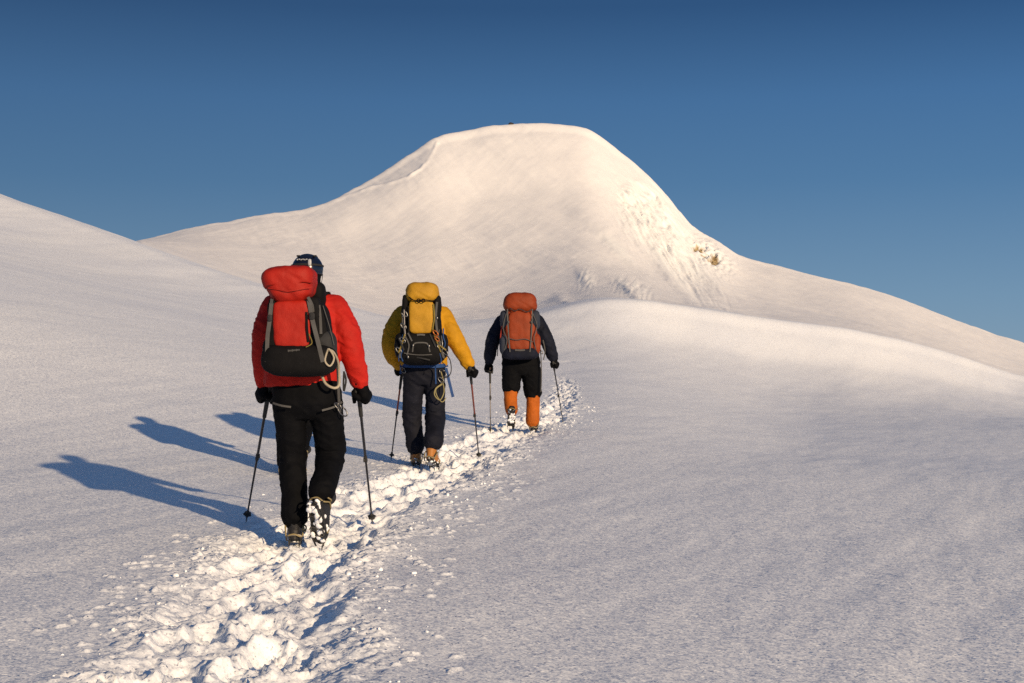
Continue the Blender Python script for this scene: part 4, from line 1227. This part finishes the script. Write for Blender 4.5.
for sx in (-1, 1):
    p3.box('side_pocket', (520 + sx * 15.5, 320, -.32), (4.2, .10, 9), BLUEGREY, seed=6 + sx, crease=.008, p=3)
    p3.box('side_pocket', (520 + sx * 16, 344, -.32), (4.0, .10, 10), BLUEGREY if sx < 0 else ORANGE, seed=9 + sx, crease=.008, p=3)
    p3.web('compression_strap', [(520 + sx * 12.5, 309, -.45), (520 + sx * 12, 325, -.462), (520 + sx * 11, 340, -.465), (520 + sx * 10, 352, -.46)], .016, GREYWEB)
    p3.web('shoulder_strap', [(520 + sx * 8, 320, -.17), (520 + sx * 10, 315, -.02), (520 + sx * 11, 315, .10), (520 + sx * 11, 322, .22), (520 + sx * 12, 338, .22)], .06, BLACK_PACK, out=(0, 0, 1), th=.014)
p3.cord('lash_cord', [(508, 338, -.46), (516, 340, -.475), (525, 339, -.475), (533, 342, -.46)], .005, GREYWEB)
p3.cord('lash_cord', [(533, 314, -.44), (537, 326, -.43), (534, 338, -.45), (536, 350, -.42)], .006, GREYWEB)
p3.cord('lash_cord', [(506, 314, -.44), (503, 328, -.43), (507, 340, -.45), (504, 350, -.42)], .006, GREYWEB)
p3.cord('lash_cord', [(502, 326, -.40), (500.5, 338, -.38), (502, 350, -.36)], .008, fabric('dark_red_cord', (.25, .03, .02)))
p3.web('haul_label', [(515, 350, -.462), (520, 350.3, -.466), (525, 350, -.462)], .022, GREYWEB)
p3.buckle((508.5, 322, -.47), .012, .016, GREYWEB); p3.buckle((531.5, 322, -.47), .012, .016, GREYWEB)
g = Geo(); torus(g, f3.P(541, 352, -.25), .026, .006, (.2, 1, 0), sx=.6, sz=1.2); p3._p(g.build('carabiner', METALRING, None), None)

# ---- the one hidden behind the red climber: only the shadow falls clear
Y4, PX4 = 13.4, 288.0
z4 = gz((PX4 - CX) / F * Y4, Y4) - .03
PY4 = HOR - z4 / Y4 * F
f4 = Frame(PX4, PY4, Y4)
k4 = 9.0 / Y4 * 0.93
def T4(s, kx=1.0):
    return tuple([PX4 + (s[0] - 300) * k4 * kx, PY4 + (s[1] - 541) * k4] + list(s[2:]))
S4 = dict(S1); S4.update(vox=.014, seed=61, jacket_m=NAVY, trouser_m=BLACK, cuff_m=BLACK)
for kk in ('torso', 'arm_l', 'arm_r', 'leg_l', 'leg_r', 'hips'):
    S4[kk] = [tuple(list(T4(q, .9))[:3] + [q[3] * k4] + list(q[4:])) for q in S1[kk]]
for kk in ('head', 'neck', 'hand_l', 'hand_r'):
    S4[kk] = T4(S1[kk], .9)
S4['boots'] = [(T4(b[0]), T4(b[1]), b[2], BOOTB, b[4], b[5] + 70) for b in S1['boots']]
S4['boot'] = .28
tip4l = Vector(f4.P(*S4['hand_l']) + f4.o) + Vector((.18, .30, 0)); tip4l.z = gz(tip4l.x, tip4l.y)
tip4r = Vector(f4.P(*S4['hand_r']) + f4.o) + Vector((-.22, .30, 0)); tip4r.z = path_z(tip4r.x, tip4r.y)
S4['pole_l'], S4['pole_r'] = tip4l, tip4r
c4 = climber(f4, 'climber hidden behind the one in the red jacket, seen only by a long shadow', S4)
for hk, tip, lab in (('hand_l', tip4l, 'pole in the left hand of the climber hidden behind the red jacket'), ('hand_r', tip4r, 'pole in the right hand of the climber hidden behind the red jacket')):
    h = f4.P(*S4[hk]) + f4.o
    make_pole(pole_from(h, tip), tip, lab, ALU, ALU, 'trekking poles', .07)
p4 = Pack(f4, (PX4, PY4 - 167 * k4, -.27), 'dark backpack on the climber hidden behind the red jacket')
def q4(x, y, d):
    return T4((x, y, d), .9)
p4.box('bag', q4(301, 336, -.275), (30 * k4, .12, 36 * k4), DARKGREY, seed=1, crease=.008)
p4.box('front_panel', q4(301, 330, -.38), (20 * k4, .04, 24 * k4), BLACK_PACK, seed=2, crease=.008)
p4.box('lid', q4(301, 288, -.28), (25 * k4, .15, 14 * k4), DARKGREY, seed=3, crease=.009, p=3.2)
for sx in (-1, 1):
    p4.web('compression_strap', [q4(301 + sx * 24, 305, -.405), q4(301 + sx * 24, 330, -.41), q4(301 + sx * 24, 358, -.405)], .02, GREYWEB)
    p4.web('shoulder_strap', [q4(301 + sx * 16, 305, -.17), q4(301 + sx * 18, 292, -.02), q4(301 + sx * 19, 292, .10), q4(301 + sx * 19, 306, .22), q4(301 + sx * 20, 330, .22)], .06, BLACK_PACK, out=(0, 0, 1), th=.014)

# ------------------------------------------------------------------ the dark rock on the summit
ci = int(np.argmin(np.abs(CX + F * np.tan(THM) - 511)))
ri = int(np.argmin(np.where((Yf[ci] > 250) & (Yf[ci] < 600), If[ci], 999)))
g = Geo(); rr_ = random.Random(4)
for (dx, dz, s_) in ((0, .15, .55), (.5, .05, .42), (-.45, .0, .36)):
    g.ball((dx, rr_.uniform(-.2, .2), dz), (s_ * 1.15, s_, s_ * .8), 12, 8)
rk = organic(g, 'rock', fabric('dark_rock', (.035, .03, .03), var=.4), None, .09, 1, .09, .4, 3)
rk.location = (Xf[ci, ri], Yf[ci, ri], Zf[ci, ri] + .05)
tag(rk, 'tiny dark rock poking up on the very top of the summit dome', 'rock')

# ------------------------------------------------------------------ crumbs of snow kicked up along the track
def clods():
    rg = np.random.default_rng(77)
    bm = bmesh.new(); bmesh.ops.create_icosphere(bm, subdivisions=2, radius=1.0)
    tv = np.array([v.co[:] for v in bm.verts]); tf = np.array([[v.index for v in f.verts] for f in bm.faces]); bm.free()
    n = 800
    y = 4.6 + 24 * rg.random(n) ** 1.6
    sd = rg.choice([-1, 1], n)
    t = sd * np.where(rg.random(n) < .75, rg.normal(.50, .12, n), np.abs(rg.normal(.62, .2, n)))
    t = np.where(sd < 0, t * 1.15, t * .92)
    x = track_x(y) + t
    clump = fbm(x / .3, y / .3, octv=2, seed=33)
    keep = (clump > -.15); x, y = x[keep], y[keep]; n = len(x)
    r = .003 + .011 * rg.random(n) ** 3.5 + .003 * rg.random(n)
    j = np.array([np.argmin(np.abs(TYg[0] - b)) for b in y]); i = np.array([np.argmin(np.abs(TXg[:, q] - a)) for a, q in zip(x, j)])
    z = TZg[i, j]
    V, Fc = [], []
    for k in range(n):
        q = rg.integers(0, 1000)
        d = 1 + .42 * fbm(tv[:, 0] * 1.3 + q, tv[:, 1] * 1.3, tv[:, 2] * 1.3, octv=2, seed=5)
        a = rg.random() * 6.28; s3 = rg.uniform(.7, 1.35, 3)
        p = tv * d[:, None] * s3[None] * r[k]
        p = np.stack([p[:, 0] * math.cos(a) - p[:, 1] * math.sin(a), p[:, 0] * math.sin(a) + p[:, 1] * math.cos(a), p[:, 2] * .8], -1)
        V.append(p + np.array([x[k], y[k], z[k] + r[k] * .25])); Fc.append(tf + k * len(tv))
    V = np.concatenate(V); Fc = np.concatenate(Fc)
    me = bpy.data.meshes.new('snow_crumbs'); me.from_pydata(V.tolist(), [], Fc.tolist()); me.update()
    me.polygons.foreach_set('use_smooth', [True] * len(me.polygons))
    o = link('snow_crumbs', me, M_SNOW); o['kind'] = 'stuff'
    o['label'] = 'crumbs of loose snow kicked up along both edges of the trodden track'
    o['category'] = 'snow crumbs'
clods()
